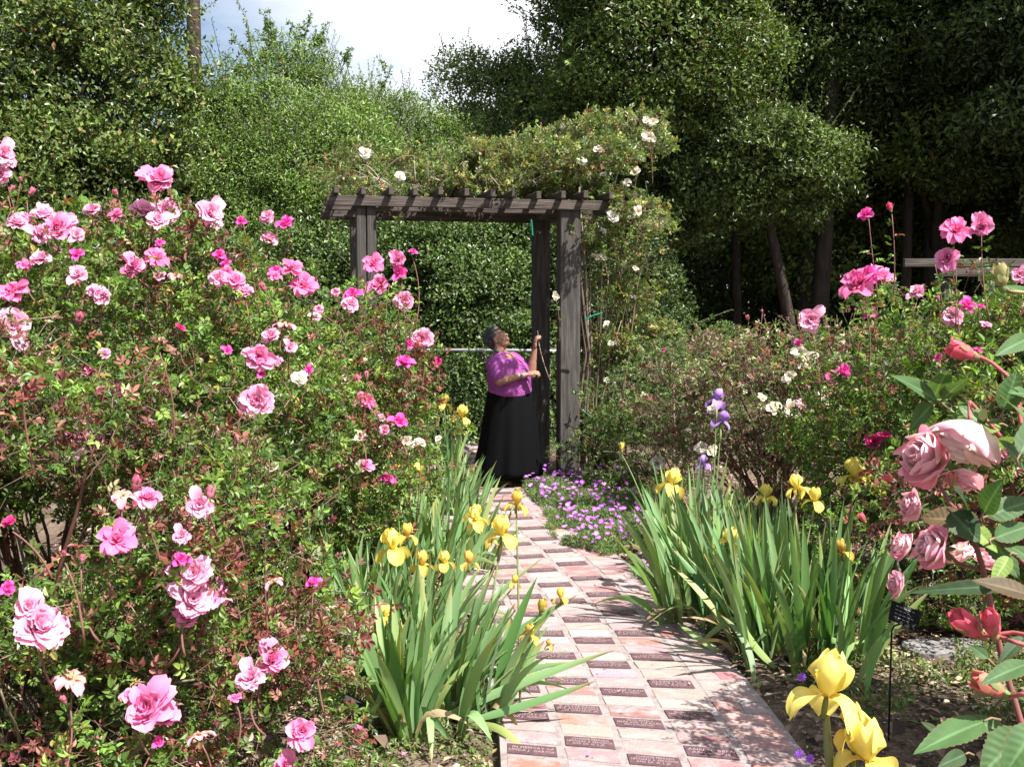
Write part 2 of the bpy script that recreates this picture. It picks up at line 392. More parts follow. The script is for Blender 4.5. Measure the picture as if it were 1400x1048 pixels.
# leaf litter, bark chips and fallen petals on the soil
def litter(n, xr, yr, cols, size, name, label, maskf=None, z=0.0, flat=.35):
    p = np.stack([R.uniform(*xr, n), R.uniform(*yr, n), np.full(n, .004+z)], 1)
    p = p[~path_mask(p)] if maskf is None else p[maskf(p)]
    p[:, 2] += fbm(p*[1, 1, 0], 2.2)*.012+R.uniform(0, .012, len(p)); m = len(p)
    d = rdir(m)*[1, 1, flat*.5]; N = nrm(UP+rdir(m)*flat)
    b = MB(); s = R.uniform(*size, m); leaves(b, p, d, N, s, s*R.uniform(.3, .7, m), pal(m, *cols), 0, .15)
    return b.obj(name, 'litter', label=label, cat='litter', kind='stuff')
litter(42000, (-3.2, 3.8), (2.8, 12), [(4, (.16, .11, .08)), (3, (.30, .22, .16)), (2, (.42, .33, .26)), (1, (.06, .04, .03)), (.5, (.35, .12, .22)), (.6, (.12, .17, .05))], (.012, .045), 'bark_mulch', 'brown bark chips and dry leaves on the soil beside the brick path')
litter(5200, (-3.2, 3.8), (3.2, 8), [(3, (.20, .14, .10)), (3, (.36, .26, .18)), (1, (.05, .035, .03)), (1, (.14, .18, .06))], (.04, .10), 'dry_debris', 'larger dry leaves and twigs lying between the irises and rose bushes', z=.008, flat=.6)
litter(260, (-1.2, 1.3), (2.9, 11), [(3, (.45, .30, .2)), (2, (.30, .2, .12)), (2, (.55, .2, .35))], (.012, .03), 'fallen_leaves', 'small dry leaves and petals scattered on the brick path', maskf=path_mask, z=.014, flat=.15)

# ------------------------------------------------------------------ trees
def limbs(blobs, base, r0, mbk, nl=2, col=(.08, .06, .05)):
    b = np.array(blobs); cz = b[:, 2].mean(); top = np.array([b[:, 0].mean(), b[:, 1].mean(), cz])
    base = np.array(base, float)
    k = bez(base, base*.5+top*.5+R.normal(0, .12, 3)*[1, 1, 0], top, 8); tube(mbk, k, np.linspace(r0, r0*.45, 8), 9, col)
    for bb in b:
        for _ in range(nl):
            e = bb[:3]+rdir(1)[0]*bb[3:]*.75; s = k[R.integers(3, 7)]
            tube(mbk, bez(s, (s+e)/2+R.normal(0, .2, 3), e, 7), np.linspace(r0*.4, .012, 7), 5, col)
OAK = [(5, (.085, .130, .026)), (2, (.135, .190, .038)), (1, (.035, .055, .018)), (.35, (.16, .11, .05))]
def tree(name, label, blobs, base, r0, n, size, cols, cat='tree', group=None, clump=.35, asp=.5, per=60, inner=.5, gap=-9, seed=0, nl=2, upb=.35, mt='tree', leafname='crown', sprig=3.0, spl=1.35):
    loc = np.array([base[0], base[1], 0.])
    t = thing(name, label, cat, loc, group)
    bl = np.array(blobs, float); bl[:, :2] -= loc[:2]
    k = MB(); limbs(bl, (0, 0, -.05), r0, k, nl); k.obj('trunk', 'bark', t, smooth=True)
    p, o, ci = crown(bl, n, clump, per, inner, seed, gap); m = len(p)
    keep = p[:, 2] > .05; p, o, ci = p[keep], o[keep], ci[keep]; m = len(p)
    D = nrm(o*.35+rdir(m)); N = nrm(o*.9+UP*upb+rdir(m)*.6)
    c = pal(m, *cols); cc = R.normal(1, .22, ci.max()+1)[ci]; c = np.clip(c*cc[:, None], .003, .9)
    s = size*R.uniform(.6, 1.3, m); b = MB(); leaves(b, p, D, N, s, s*asp, c, 0)
    ns_ = int(n/1000*sprig) if sprig else 0
    if ns_:
        q = R.choice(m, ns_); A = p[q]; dr = nrm(o[q]*.7+UP*.7+rdir(ns_)*.35); ln = R.uniform(.15, .55, ns_)*spl; kk = 22
        tt = np.linspace(.05, 1, kk)[None, :, None]; bend = rdir(ns_)[:, None]*.12
        pts = A[:, None]+(dr[:, None]*tt+bend*tt**2)*ln[:, None, None]; pf = pts.reshape(-1, 3); mm2 = len(pf)
        leaves(b, pf, nrm(rdir(mm2)+np.repeat(dr, kk, 0)*.6), nrm(rdir(mm2)+UP*.5), size*R.uniform(.5, 1.0, mm2), size*asp*.8, pal(mm2, *cols)*1.1, 0)
        twigs(b, A, pts[:, -1], .006, (.10, .09, .06))
    b.obj(leafname, mt, t)
    return t
def B(px, py, d, rx, rz, ry=None):
    """ellipsoid at real depth d; radii given in photo pixels at that depth"""
    c = P(px, py, d); s = d/FPX; return (*c, rx*s, (ry if ry else rx)*s, rz*s)

tree('evergreen_tree', 'large dark glossy evergreen tree at the left edge, left of the wooden utility pole',
     [B(60, 60, 14, 150, 220, 130), B(120, 250, 13.6, 120, 110, 110), B(-60, 200, 13.5, 150, 230, 130), B(185, 130, 14, 72, 165, 80), B(210, 280, 14, 70, 90, 80), B(40, -160, 14.5, 160, 160, 150)],
     (-6.6, 14.2), .22, 150000, .080, [(5, (.085, .125, .030)), (2.5, (.14, .185, .045)), (1, (.035, .055, .016)), (.4, (.20, .14, .06))], clump=.42, per=330, inner=.5, seed=1, gap=-.75)
FINE = [(5, (.100, .165, .032)), (3, (.145, .220, .045)), (1.0, (.18, .25, .08)), (.5, (.20, .18, .11))]
tree('tall_shrub', 'tall rounded fine-leaved green shrub with wispy shoots, right of the utility pole',
     [B(390, 250, 16, 125, 175, 90), B(320, 290, 15.6, 90, 160, 90), B(440, 330, 15, 130, 190, 80), B(330, 430, 15, 120, 150, 70)],
     (-3.3, 16.2), .12, 230000, .058, FINE, cat='shrub', clump=.30, asp=.34, per=190, inner=.62, seed=2)
sh = bpy.data.objects['tall_shrub']; b = MB(); k_ = MB()
for (x0, y0, x1, y1) in ((352, 95, 318, 52), (352, 100, 335, 18), (370, 85, 362, 22), (385, 80, 372, 30), (395, 75, 425, 25), (400, 72, 408, 38), (350, 110, 305, 70), (420, 70, 445, 55), (380, 80, 350, 40), (520, 125, 535, 92), (470, 90, 480, 66), (440, 75, 430, 50)):
    A = P(x0, y0, 15.9); E = P(x1, y1, 15.9); m_ = (A+E)/2+np.array([R.normal(0, .05), R.normal(0, .2), R.normal(0, .05)]); pt = bez(A-(E-A)*.5, m_, E, 10)-np.array([sh.location.x, sh.location.y, 0])
    tube(k_, pt, np.linspace(.008, .003, 10), 4, (.1, .09, .06))
    for q in range(4):
        i_ = R.integers(3, 9); e2 = pt[i_]+nrm(rdir(1)[0]+UP*.6)*R.uniform(.15, .35); tube(k_, [pt[i_], (pt[i_]+e2)/2, e2], .0025, 4, (.1, .09, .06))
        qq = pt[i_]+(e2-pt[i_])*R.random((24, 1))+rdir(24)*.015; leaves(b, qq, rdir(24), rdir(24), .06, .026, pal(24, *FINE))
    qq = pt[0]+0*pt; tt = R.uniform(2, 9, 60); ii = tt.astype(int); qq = pt[ii]+(pt[np.minimum(ii+1, 9)]-pt[ii])*(tt-ii)[:, None]+rdir(60)*.02; leaves(b, qq, rdir(60), rdir(60), .055, .02, pal(60, *FINE))
b.obj('shoot_leaves', 'tree', sh); k_.obj('shoots', 'bark', sh)
tree('tall_shrub', 'fine-leaved green shrub sloping down behind the left half of the pergola',
     [B(520, 260, 17, 92, 140, 80), B(590, 290, 17.5, 80, 125, 80), B(480, 350, 16.3, 120, 190, 80), B(600, 400, 17, 100, 150, 80)],
     (-2.1, 17.2), .12, 160000, .060, FINE, cat='shrub', clump=.30, asp=.34, per=190, inner=.62, seed=3)
tree('olive_green_tree', 'small airy olive green tree between the sky and the climbing rose, above the pergola',
     [B(690, 165, 20, 62, 72, 60), B(632, 135, 20, 26, 55, 25), B(750, 190, 19.6, 62, 90, 60), B(670, 255, 19.5, 100, 75, 70), B(735, 110, 20, 45, 45, 40)],
     (-.1, 20), .09, 62000, .075, [(5, (.13, .18, .05)), (2, (.18, .24, .075)), (1, (.07, .10, .03))], clump=.34, per=120, inner=.4, seed=4, gap=-.8)
tree('oak_tree', 'tall dark oak with sunlit upper clumps, directly above the right post of the pergola',
     [B(882, 75, 17, 92, 105, 100), B(950, 90, 17, 90, 110, 90), B(842, 175, 17.5, 85, 85, 90), B(835, 15, 17.5, 60, 60, 60), B(900, -80, 17.5, 170, 110, 150), B(940, -220, 18, 200, 120, 180)],
     (2.4, 17.6), .26, 190000, .085, OAK, clump=.55, per=420, inner=.4, seed=5, gap=-.8)
tree('oak_tree', 'low spreading oak with a sunlit domed crown in front of the dark wood',
     [B(1055, 190, 16.5, 52, 26, 55), B(1000, 205, 16.3, 40, 26, 50), B(1112, 215, 16.5, 36, 24, 50), B(965, 240, 16.5, 34, 24, 50), B(1060, 245, 16.6, 60, 24, 60), B(1010, 275, 16.7, 50, 20, 50), B(1125, 262, 17, 26, 18, 40), B(940, 300, 17, 36, 26, 40), B(1080, 300, 17.2, 40, 18, 40)],
     (4.72, 17.1), .13, 46000, .080, [(5, (.085, .125, .032)), (2, (.12, .165, .045)), (1, (.05, .07, .02))], clump=.34, per=260, inner=.3, seed=6, nl=0, gap=-.7)
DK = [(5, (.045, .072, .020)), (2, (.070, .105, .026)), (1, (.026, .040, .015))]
for k, (lab, bl, base, r0, nn) in enumerate([
    ('tall dark tree of the shaded wood, behind and right of the domed oak', [B(1090, 20, 20, 130, 90, 150), B(1040, 90, 20.5, 60, 70, 100), B(1150, 130, 20.5, 75, 70, 100), B(1120, -150, 20, 200, 130, 200), B(1080, 330, 21, 80, 50, 80)], (5.6, 20.5), .24, 95000),
    ('dark tree of the shaded wood with one sunlit clump, near the top right corner', [B(1290, 60, 19, 120, 100, 140), B(1310, 190, 18.5, 75, 55, 80), B(1240, 150, 20, 60, 100, 100), B(1300, -120, 19, 220, 120, 200), B(1250, 300, 21, 90, 50, 80)], (7.6, 19.4), .26, 110000),
    ('dark tree of the shaded wood at the right edge of the picture', [B(1420, 80, 17, 110, 140, 140), B(1400, 250, 18, 80, 80, 100), B(1450, -100, 17, 200, 130, 200), B(1500, 150, 17, 120, 200, 150)], (9.2, 17.5), .26, 90000)]):
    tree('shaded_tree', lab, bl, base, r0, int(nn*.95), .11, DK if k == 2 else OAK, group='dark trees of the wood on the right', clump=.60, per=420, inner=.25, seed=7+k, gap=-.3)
for k, (x, y, h) in enumerate([(11.8, 15.2, 11), (13.5, 19.5, 13), (9.5, 22.5, 12)]):  # the first two stand out of view, added to keep sun off the wood
    tree('shaded_tree', ['tall tree added just outside the right edge to shade the wood', 'tall tree added farther back outside the right edge to shade the wood', 'tall dark tree deepest in the wood on the right'][k],
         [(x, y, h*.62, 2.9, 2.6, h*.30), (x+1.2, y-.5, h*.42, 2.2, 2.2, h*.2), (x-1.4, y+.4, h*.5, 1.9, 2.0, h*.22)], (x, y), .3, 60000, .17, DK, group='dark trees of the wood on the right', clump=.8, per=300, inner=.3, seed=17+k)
# bare dark trunks standing in the wood
for k, (px, d, r) in enumerate([(1112, 18, .17), (1012, 19.5, .10), (1068, 21.5, .12), (1195, 21.5, .17), (1235, 19, .11), (1345, 20, .14)]):
    b = MB(); a = P(px, 410, d); top = np.array([a[0]+R.uniform(-.3, .3), a[1], 5.6]); base = np.array([a[0], a[1], -.05])
    tube(b, bez(base, (base+top)/2+[R.uniform(-.15, .15), 0, 0], top, 9)-base*[1, 1, 0], np.linspace(r, r*.6, 9), 9)
    t = thing('shaded_tree', ['thick dark trunk standing under the domed oak crown', 'thin dark trunk left of the domed oak trunk', 'slim trunk deep in the wood between two thicker ones', 'thick dark trunk above the low pink rose bush', 'slim leaning trunk in the dark wood beside the tall pink rose shoot', 'dark trunk behind the grey wooden rail'][k], 'tree', (a[0], a[1], 0), 'dark trees of the wood on the right')
    b.obj('trunk', 'bark', t, smooth=True)
    bl = [(0, 0, 6.2, 1.5, 1.4, 1.1), (.6, .2, 5.2, 1.0, 1.0, .6)]; p, o, ci = crown(bl, 9000, .4, 50, .3, 30+k); m = len(p)
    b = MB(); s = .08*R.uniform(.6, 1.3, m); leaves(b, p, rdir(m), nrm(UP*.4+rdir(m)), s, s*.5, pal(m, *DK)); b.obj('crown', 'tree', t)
# far wood behind everything
def wall_foliage(name, label, segs, n, size, cols, **kw):
    b = MB()
    for (x0, x1, y, h) in segs:
        m = int(n*(x1-x0)); p = np.stack([R.uniform(x0, x1, m), y+R.normal(0, .9, m), np.abs(R.beta(1.1, 1.2, m))*h*(1+.12*np.sin(R.uniform(x0, x1, m)))], 1)
        p[:, 2] *= 1+.16*fbm(p*[1, 0, 0], .7, 3); s = size*R.uniform(.6, 1.4, m)
        leaves(b, p, rdir(m), nrm(np.array([0, -.4, .3])+rdir(m)*.8), s, s*.55, pal(m, *cols))
    return b.obj(name, 'tree', label=label, cat='foliage', kind='stuff')
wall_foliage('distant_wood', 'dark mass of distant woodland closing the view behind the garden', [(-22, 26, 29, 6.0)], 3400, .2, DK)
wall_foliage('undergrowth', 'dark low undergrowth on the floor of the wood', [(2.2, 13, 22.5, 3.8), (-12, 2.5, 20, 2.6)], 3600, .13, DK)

# ------------------------------------------------------------------ utility pole
t = thing('utility_pole', 'brown wooden utility pole rising behind the hedge at the upper left', 'pole', (*P(271, 300, 24)[:2], 0))
b = MB(); tube(b, [(0, 0, 0), (0, 0, 3), (0, 0, 6), (0, 0, 9), (0, 0, 11)], [.17, .165, .155, .145, .14], 16); b.obj('pole_shaft', 'pole', t, smooth=True)
b = MB(); box(b, (0, -.2, 10.4), (2.2, .1, .12)); b.obj('crossarm', 'pole', t)

# ------------------------------------------------------------------ hedge and chain link fence behind the pergola
HED = [(5, (.075, .125, .034)), (2.5, (.115, .175, .045)), (1, (.05, .075, .022)), (.5, (.17, .19, .08))]
def hedge(label, blobs, base, n, seed, cols=HED, size=.052, clump=.24, per=150, inner=.6, asp=.6, cat='hedge', name='vine_hedge'):
    return tree(name, label, blobs, base, .05, n, size, cols, cat=cat, clump=clump, asp=asp, per=per, inner=inner, seed=seed, leafname='foliage')
hedge('leafy green hedge behind the chain link fence, seen through the pergola',
      [B(600, 470, 13.0, 110, 180, 60), B(690, 400, 13.6, 90, 130, 60), B(540, 420, 13.6, 90, 150, 60), B(700, 560, 12.85, 100, 120, 50), B(640, 350, 13.8, 100, 90, 60), B(600, 620, 12.7, 100, 60, 50)],
      (-.7, 13.4), 120000, 41)
hedge('dense green hedge right of the pergola behind the climbing rose',
      [B(840, 420, 13.4, 90, 170, 60), B(880, 560, 13, 90, 110, 60), B(800, 520, 13.2, 70, 130, 50)], (1.3, 13.6), 60000, 42, cols=[(5, (.055, .09, .026)), (2, (.08, .12, .03)), (1, (.035, .05, .018))])
hedge('dark green hedge left of the pergola behind the pink roses',
      [B(420, 430, 13.6, 110, 130, 60), B(330, 440, 13.6, 110, 110, 60), B(470, 520, 13.2, 100, 130, 50), B(230, 420, 13.4, 110, 100, 60), B(90, 430, 13, 130, 120, 60)], (-2.8, 13.8), 95000, 43)
fy = 12.35
fence = thing('chain_link_fence', 'galvanised chain link fence with a pale top rail behind the woman', 'fence', (0, fy, 0))
zr = P(660, 479, fy)[2]
b = MB(); tube(b, [(-3.4, 0, zr), (-1.5, 0, zr+.01), (0, 0, zr), (1.8, 0, zr-.02)], .021, 10); b.obj('top_rail', 'steel', fence, smooth=True)
for x in (-3.2, -1.18, 1.75):
    b = MB(); tube(b, [(x, .03, 0), (x, .03, zr*.5), (x, .03, zr+.05)], .026, 10); b.obj('post', 'steel', fence, smooth=True)
b = MB(); xs = np.arange(-3.4, 1.8, .075); A = []; Bq = []
for sg in (-1, 1):
    for x in np.arange(-4.8, 3.2, .085):
        x0, z0, x1, z1 = x, 0.02, x+sg*zr, zr
        lo, hi = -3.4, 1.8
        t0, t1 = 0, 1
        dx = x1-x0
        ta, tb = sorted(((lo-x0)/dx, (hi-x0)/dx)); t0 = max(t0, ta); t1 = min(t1, tb)
        if t1 <= t0: continue
        A.append((x0+dx*t0, -.01*sg, z0+(z1-z0)*t0)); Bq.append((x0+dx*t1, -.01*sg, z0+(z1-z0)*t1))
twigs(b, np.array(A), np.array(Bq), .0016, (.3, .3, .3)); b.obj('wire_mesh', 'wire', fence)

# ------------------------------------------------------------------ pergola
PG = thing('pergola', 'dark weathered wooden pergola with slatted top standing over the far end of the brick path', 'pergola')
YAW = math.radians(8.5)
fr = P(777, 410, 9.86)[:2]; fl = P(501, 410, 9.45)[:2]
ax = nrm(fr-fl); YAW = math.atan2(ax[1], ax[0]); bk = np.array([-ax[1], ax[0]])
def pg(u, v): return fl+ax*u+bk*v
SPAN = np.linalg.norm(fr-fl); DEP = .92
zb = 2.60
def post(u, v, wx, wy, top, name='post'):
    b = MB(); c = pg(u, v); box(b, (0, 0, top/2), (wx, wy, top), YAW, bev=.008)
    # a split along the grain
    return b.obj(name, 'wood', PG, loc=(*c, 0))
post(-.045, 0, .082, .14, zb+.0); post(.045, 0, .082, .14, zb-.01)
post(-.02, DEP, .10, .14, zb)
post(SPAN, 0, .19, .15, zb); post(SPAN-.03, DEP, .16, .15, zb)
for v, z0, name in ((-.095, 2.56, 'beam'), (.095, 2.535, 'beam'), (DEP-.1, 2.53, 'beam'), (DEP+.1, 2.52, 'beam')):
    b = MB(); uc = SPAN/2+.10; c = pg(uc, v); box(b, (0, 0, 0), (2.72+.02, .04, .088), 0, bev=.005)
    o = b.obj(name, 'beam', PG, loc=(*c, z0)); o.rotation_euler = (0, 0, YAW)
for k in range(13):
    u = -.25+k*(2.66/12)
    b = MB(); box(b, (0, 0, 0), (.042, DEP+.46, .065), 0, bev=.005)
    o = b.obj('rafter', 'beam', PG, loc=(*pg(u, DEP/2-.0), 2.640+R.uniform(-.008, .008))); o.rotation_euler = (0, 0, YAW+R.normal(0, .012))
for u, v, z in ((SPAN+.13, .25, 2.0), (SPAN+.13, .25, 1.35), (SPAN+.13, .25, .55)):
    b = MB(); box(b, (0, 0, 0), (.10, .05, .045), 0, bev=.004); b.obj('side_cleat', 'wood', PG, loc=(*pg(u, v-.2), z))

# ------------------------------------------------------------------ flowers
def petal_grid(nu, nv, Lp, Wp, th0, th1, cup, ruff, ph, r0=.0, seed=0, wshape=.6, z0=0, ex=1.3):
    """petal leaving the axis; th = angle from vertical at base and tip"""
    t = np.linspace(0, 1, nu); th = th0+(th1-th0)*t**ex; ds = Lp/(nu-1)
    r = r0+np.concatenate([[0], np.cumsum(np.sin((th[1:]+th[:-1])/2))*ds]); z = z0+np.concatenate([[0], np.cumsum(np.cos((th[1:]+th[:-1])/2))*ds])
    s = np.linspace(-1, 1, nv); wt = Wp*np.sin(np.pi*np.clip(t*.86+.07, 0, 1)**wshape)**.8 if wshape > 1 else Wp*np.clip(.18+t*1.5, 0, 1)**.8*np.sqrt(1-.86*np.clip((t-.6)/.4, 0, 1)**3)
    wt[-1] *= .75 if wshape > 1 else 1
    S, T = np.meshgrid(s, t)
    lat = S*wt[:, None]
    rr = r[:, None]-cup*(S**2)*wt[:, None]*np.cos(th)[:, None]
    zz = z[:, None]+cup*(S**2)*wt[:, None]*np.sin(th)[:, None]+ruff*np.sin(S*5+seed*1.7)*T**2+ruff*.7*np.sin(T*9+seed)*S
    rr = rr+ruff*.6*np.cos(S*4+seed)*T
    c, sn = math.cos(ph), math.sin(ph)
    v = np.stack([rr*c-lat*sn, rr*sn+lat*c, zz], -1).reshape(-1, 3)
    i = np.arange(nu-1)[:, None]*nv+np.arange(nv-1)[None]
    f = np.stack([i, i+1, i+nv+1, i+nv], -1).reshape(-1, 4)
    return v, f, T.ravel(), np.abs(S).ravel()
def lerp(a, b, t): return np.asarray(a)[None]*(1-t)[:, None]+np.asarray(b)[None]*t[:, None]
def rose_mesh(name, inner, outer, seed=0, layers=((8, 1.0, 88, 112), (8, .94, 70, 92), (8, .84, 52, 70), (7, .68, 34, 48), (6, .50, 14, 26)), nu=6, nv=6, W=.235, ruff=.035, cup=.40, sepals=True, jitter=.18, base=None, aj=11, mt='petal'):
    b = MB(); q = np.random.default_rng(seed)
    for li, (n, l, a0, a1, *wf) in enumerate(layers):
        wf = wf[0] if wf else 1.0
        for k in range(n):
            ph = 2*math.pi*(k+.5*(li % 2))/n+q.normal(0, .15)
            Lp = .52*l*(1+q.normal(0, jitter)); v, f, T, S = petal_grid(nu, nv, Lp, W*l*wf*(1+q.normal(0, .12)), math.radians(a0*.45+q.normal(0, 5)), math.radians(a1+q.normal(0, aj)), cup, ruff, ph, .02, q.uniform(0, 9), z0=.03*li)
            f_ = li/(len(layers)-1); ti = np.clip(T*.9+q.normal(0, .12), 0, 1)
            c = lerp(base if base is not None else inner, lerp(outer, inner, np.array([f_*.8]))[0], ti); c = c*(1+q.normal(0, .09))
            b.add(v, f, np.clip(c, .01, .95))
    if sepals:
        for k in range(5):
            v, f, T, S = petal_grid(4, 3, .28, .06, 1.9, 2.5, .1, 0, k*1.257+.3, .02, k, z0=-.02); b.add(v, f, (.10, .16, .05))
        b2 = np.array([(0, 0, -.14), (0, 0, -.09), (0, 0, -.02), (0, 0, .02)]); tube(b, b2, [.02, .05, .06, .03], 7, (.10, .16, .05))
    return b.mesh(name, mt, True)
def bud_mesh(name, col, green=(.13, .18, .06), open_=.0, long_=1.0):
    b = MB(); z = np.linspace(0, 1, 8); r = .16*np.sin(np.pi*np.clip(z*.93+.05, 0, 1)**.75)*(1+.3*open_)
    tube(b, np.stack([z*0, z*0, z*.55*long_], 1), r+.004, 10, col)
    for k in range(3):
        v, f, T, S = petal_grid(6, 5, .56*long_, .17, .5, -.22+open_, .55, .012, k*2.1, .06, k*2); b.add(v, f, np.clip(np.array(col)*(1.1-.1*k), 0, .9))
    for k in range(5):
        v, f, T, S = petal_grid(5, 3, .46, .05, .35, .1+1.0*(k % 2), .2, .0, k*1.257, .09, k, z0=.0); b.add(v, f, green)
    tube(b, [(0, 0, -.16), (0, 0, -.08), (0, 0, 0), (0, 0, .06)], [.03, .08, .10, .07], 8, green)
    return b.mesh(name, 'petal', True)
PINK = dict(inner=(.80, .22, .42), outer=(.86, .34, .56))
RM = [rose_mesh('bloom', (.82, .30, .50), (.88, .50, .66), 1), rose_mesh('bloom', (.80, .20, .42), (.86, .36, .58), 2, jitter=.25),
      rose_mesh('bloom', (.84, .34, .52), (.88, .50, .66), 3, jitter=.2), rose_mesh('bloom', (.78, .14, .34), (.82, .25, .46), 4, layers=((7, 1.0, 100, 135), (7, .9, 80, 110), (6, .7, 50, 80), (5, .5, 20, 40)), jitter=.3)]
R_DARK = rose_mesh('bloom', (.55, .03, .16), (.60, .06, .22), 5, layers=((5, 1.0, 70, 100), (5, .8, 45, 60), (4, .5, 15, 25)))
R_OLD = rose_mesh('bloom', (.62, .40, .22), (.80, .30, .48), 6, layers=((6, 1.1, 120, 165), (5, .9, 100, 140), (4, .35, 30, 50)), W=.2, jitter=.3)
R_WHITE = [rose_mesh('bloom', (.84, .80, .66), (.90, .88, .82), 7, ruff=.02), rose_mesh('bloom', (.86, .78, .58), (.88, .84, .74), 8, ruff=.03, layers=((6, 1.0, 70, 95), (5, .8, 45, 60), (4, .6, 20, 35)))]
R_MAG = rose_mesh('bloom', (.70, .06, .32), (.78, .12, .44), 9, layers=((5, 1.0, 85, 115), (5, .85, 60, 85), (4, .55, 25, 40)), jitter=.22)
BUD_P = bud_mesh('bud', (.62, .16, .26)); BUD_R = bud_mesh('bud', (.68, .05, .14), open_=.15)

def orient(axis, spin=0):
    q = Vector(axis).to_track_quat('Z', 'Y'); return q.to_matrix().to_4x4() @ Matrix.Rotation(spin, 4, 'Z')
def put(name, me, pos, axis, size, parent=None, label=None, ploc=None):
    o = bpy.data.objects.new(name, me); COL.objects.link(o)
    if parent is not None: o.parent = parent
    pos = np.asarray(pos, float)-(np.asarray(ploc) if ploc is not None else 0)
    o.matrix_local = Matrix.Translation(Vector(pos)) @ orient(axis, R.uniform(0, 6)) @ Matrix.Scale(size, 4)
    if label: o['label'] = label
    return o

# ------------------------------------------------------------------ rose bushes
GRN = [(5, (.105, .180, .034)), (3, (.065, .115, .026)), (3.5, (.17, .265, .05)), (.15, (.25, .28, .13)), (1, (.26, .11, .08)), (.25, (.34, .27, .08))]
LRED = [(3, (.10, .165, .035)), (3, (.20, .065, .05)), (2, (.28, .12, .10)), (1.2, (.13, .03, .04)), (.4, (.33, .30, .20))]
RED = [(4, (.13, .19, .055)), (2.5, (.21, .26, .10)), (2.6, (.24, .10, .085)), (2, (.36, .23, .20)), (1, (.16, .045, .055)), (1.6, (.40, .38, .26))]
def bush(label, blobs, base, n, size, blooms=(), cols=GRN, red=0.0, seed=0, mats=None, nstem=26, fallback=None, cat='rose bush', k=5, clump=.15, per=46, inner=.35, name='rose_bush', group=None, bsz=1.0, twg=.35, stemc=(.13, .085, .06), redc=None, shoots=0, face=.45, gap=-9):
    loc = np.array([*base, 0.]); t = thing(name, label, cat, loc, group)
    bl = np.array(blobs, float); bl[:, :3] -= loc
    sb = MB(); lb = MB()
    for i in range(nstem):
        q = bl[R.integers(len(bl))]; e = q[:3]+rdir(1)[0]*q[3:]*R.uniform(.5, .95); s = np.array([R.normal(0, .12), R.normal(0, .12), -.03])
        mid = s*.5+e*.5+np.array([0, 0, R.uniform(0, .3)])+R.normal(0, .08, 3); r = R.uniform(.007, .019)
        tube(sb, bez(s, mid, e, 9)+R.normal(0, .008, (9, 3)), np.linspace(r, .003, 9), 6, pal(1, (3, stemc), (1, (.25, .2, .16)), (1, (.16, .06, .05)))[0])
    p, o, ci = crown(bl, n, clump, per, inner, seed, gap); kp = p[:, 2] > .06; p, o, ci = p[kp], o[kp], ci[kp]; m = len(p)
    D = nrm(o*.45+rdir(m)*.9+UP*.25); N = nrm(o*face+UP*.45+rdir(m)*.7)
    c = pal(m, *cols)
    if red > 0:
        msk = fbm(p+loc, 1.5, seed+5)+R.normal(0, .5, m) > (1.1-red*2.2); c[msk] = pal(int(msk.sum()), *(redc or LRED))
    c = np.clip(c*R.normal(1, .13, ci.max()+1)[ci][:, None], .004, .9)
    sz = size*R.uniform(.65, 1.25, m); sprays(lb, p, D, N, sz, c, k)
    tw = R.random(m) < twg; m2 = int(tw.sum())
    twigs(sb, p[tw]+D[tw]*sz[tw][:, None], p[tw]-D[tw]*R.uniform(.03, .12, (m2, 1))-o[tw]*R.uniform(.0, .10, (m2, 1)), R.uniform(.0012, .0026, m2), pal(m2, (3, (.17, .08, .06)), (2, (.12, .15, .06)), (1, (.28, .22, .17))))
    def shoot(e, ln, lf=True, n0=0):      # an upright shoot with small leaves ending at e
        s = e-np.array([R.normal(0, .05), R.normal(0, .05), ln]); pt = bez(s, (s+e)/2+R.normal(0, .03, 3), e, 7)
        tube(sb, pt, np.linspace(.0038, .0022, 7), 5, (.19, .08, .065))
        if lf:
            kk = max(3, int(ln/.045)); tt = R.uniform(.0, .86, kk); q = s+(e-s)*tt[:, None]; dd = nrm(rdir(kk)*[1, 1, .4]+UP*.25)
            sprays(lb, q, dd, nrm(UP+rdir(kk)*.5), size*R.uniform(.6, 1.0, kk), pal(kk, *GRN), 5)
    for i in range(shoots):
        q = bl[R.integers(len(bl))]; a = R.uniform(0, 6.28); rr_ = math.sqrt(R.uniform(0, .7)); e = q[:3]+np.array([math.cos(a)*rr_*q[3], math.sin(a)*rr_*q[4], math.sqrt(1-rr_**2)*q[5]+R.uniform(.04, .22)])
        shoot(e, R.uniform(.18, .4))
        if R.random() < .55: put('bud', BUD_P, e, UP+rdir(1)[0]*.3, R.uniform(.035, .05), t)
    for bb in blooms:
        px, py, sp, ty = bb[:4]; w3 = hit(px, py, blobs, bb[4] if len(bb) > 4 else fallback); d = w3[1]
        cnt = int(bb[5]) if len(bb) > 5 else 1
        size_b = sp*d/FPX*bsz*1.0
        toc = nrm(np.array([0, 0, CAMH])-w3); axis = nrm(toc*.75+UP*.55+rdir(1)[0]*.45)
        me = {'p': RM[R.integers(3)], 'q': RM[3], 'd': R_DARK, 'o': R_OLD, 'w': R_WHITE[R.integers(2)], 'm': R_MAG, 'b': BUD_P, 'r': BUD_R}[ty]
        if ty in 'br': axis = nrm(UP+rdir(1)[0]*.5); size_b *= 1.5
        if ty == 'o': axis = nrm(UP+rdir(1)[0]*.35)
        put('bud' if ty in 'br' else 'bloom', me, w3, axis, size_b, t, ploc=loc)
        shoot(w3-loc-axis*.02*1.0, (.13 if ty not in 'br' else .2) if len(bb) < 5 else .42, lf=True)
    sb.obj('stems', 'stem', t, smooth=True); lb.obj('foliage', 'leaf', t)
    return t

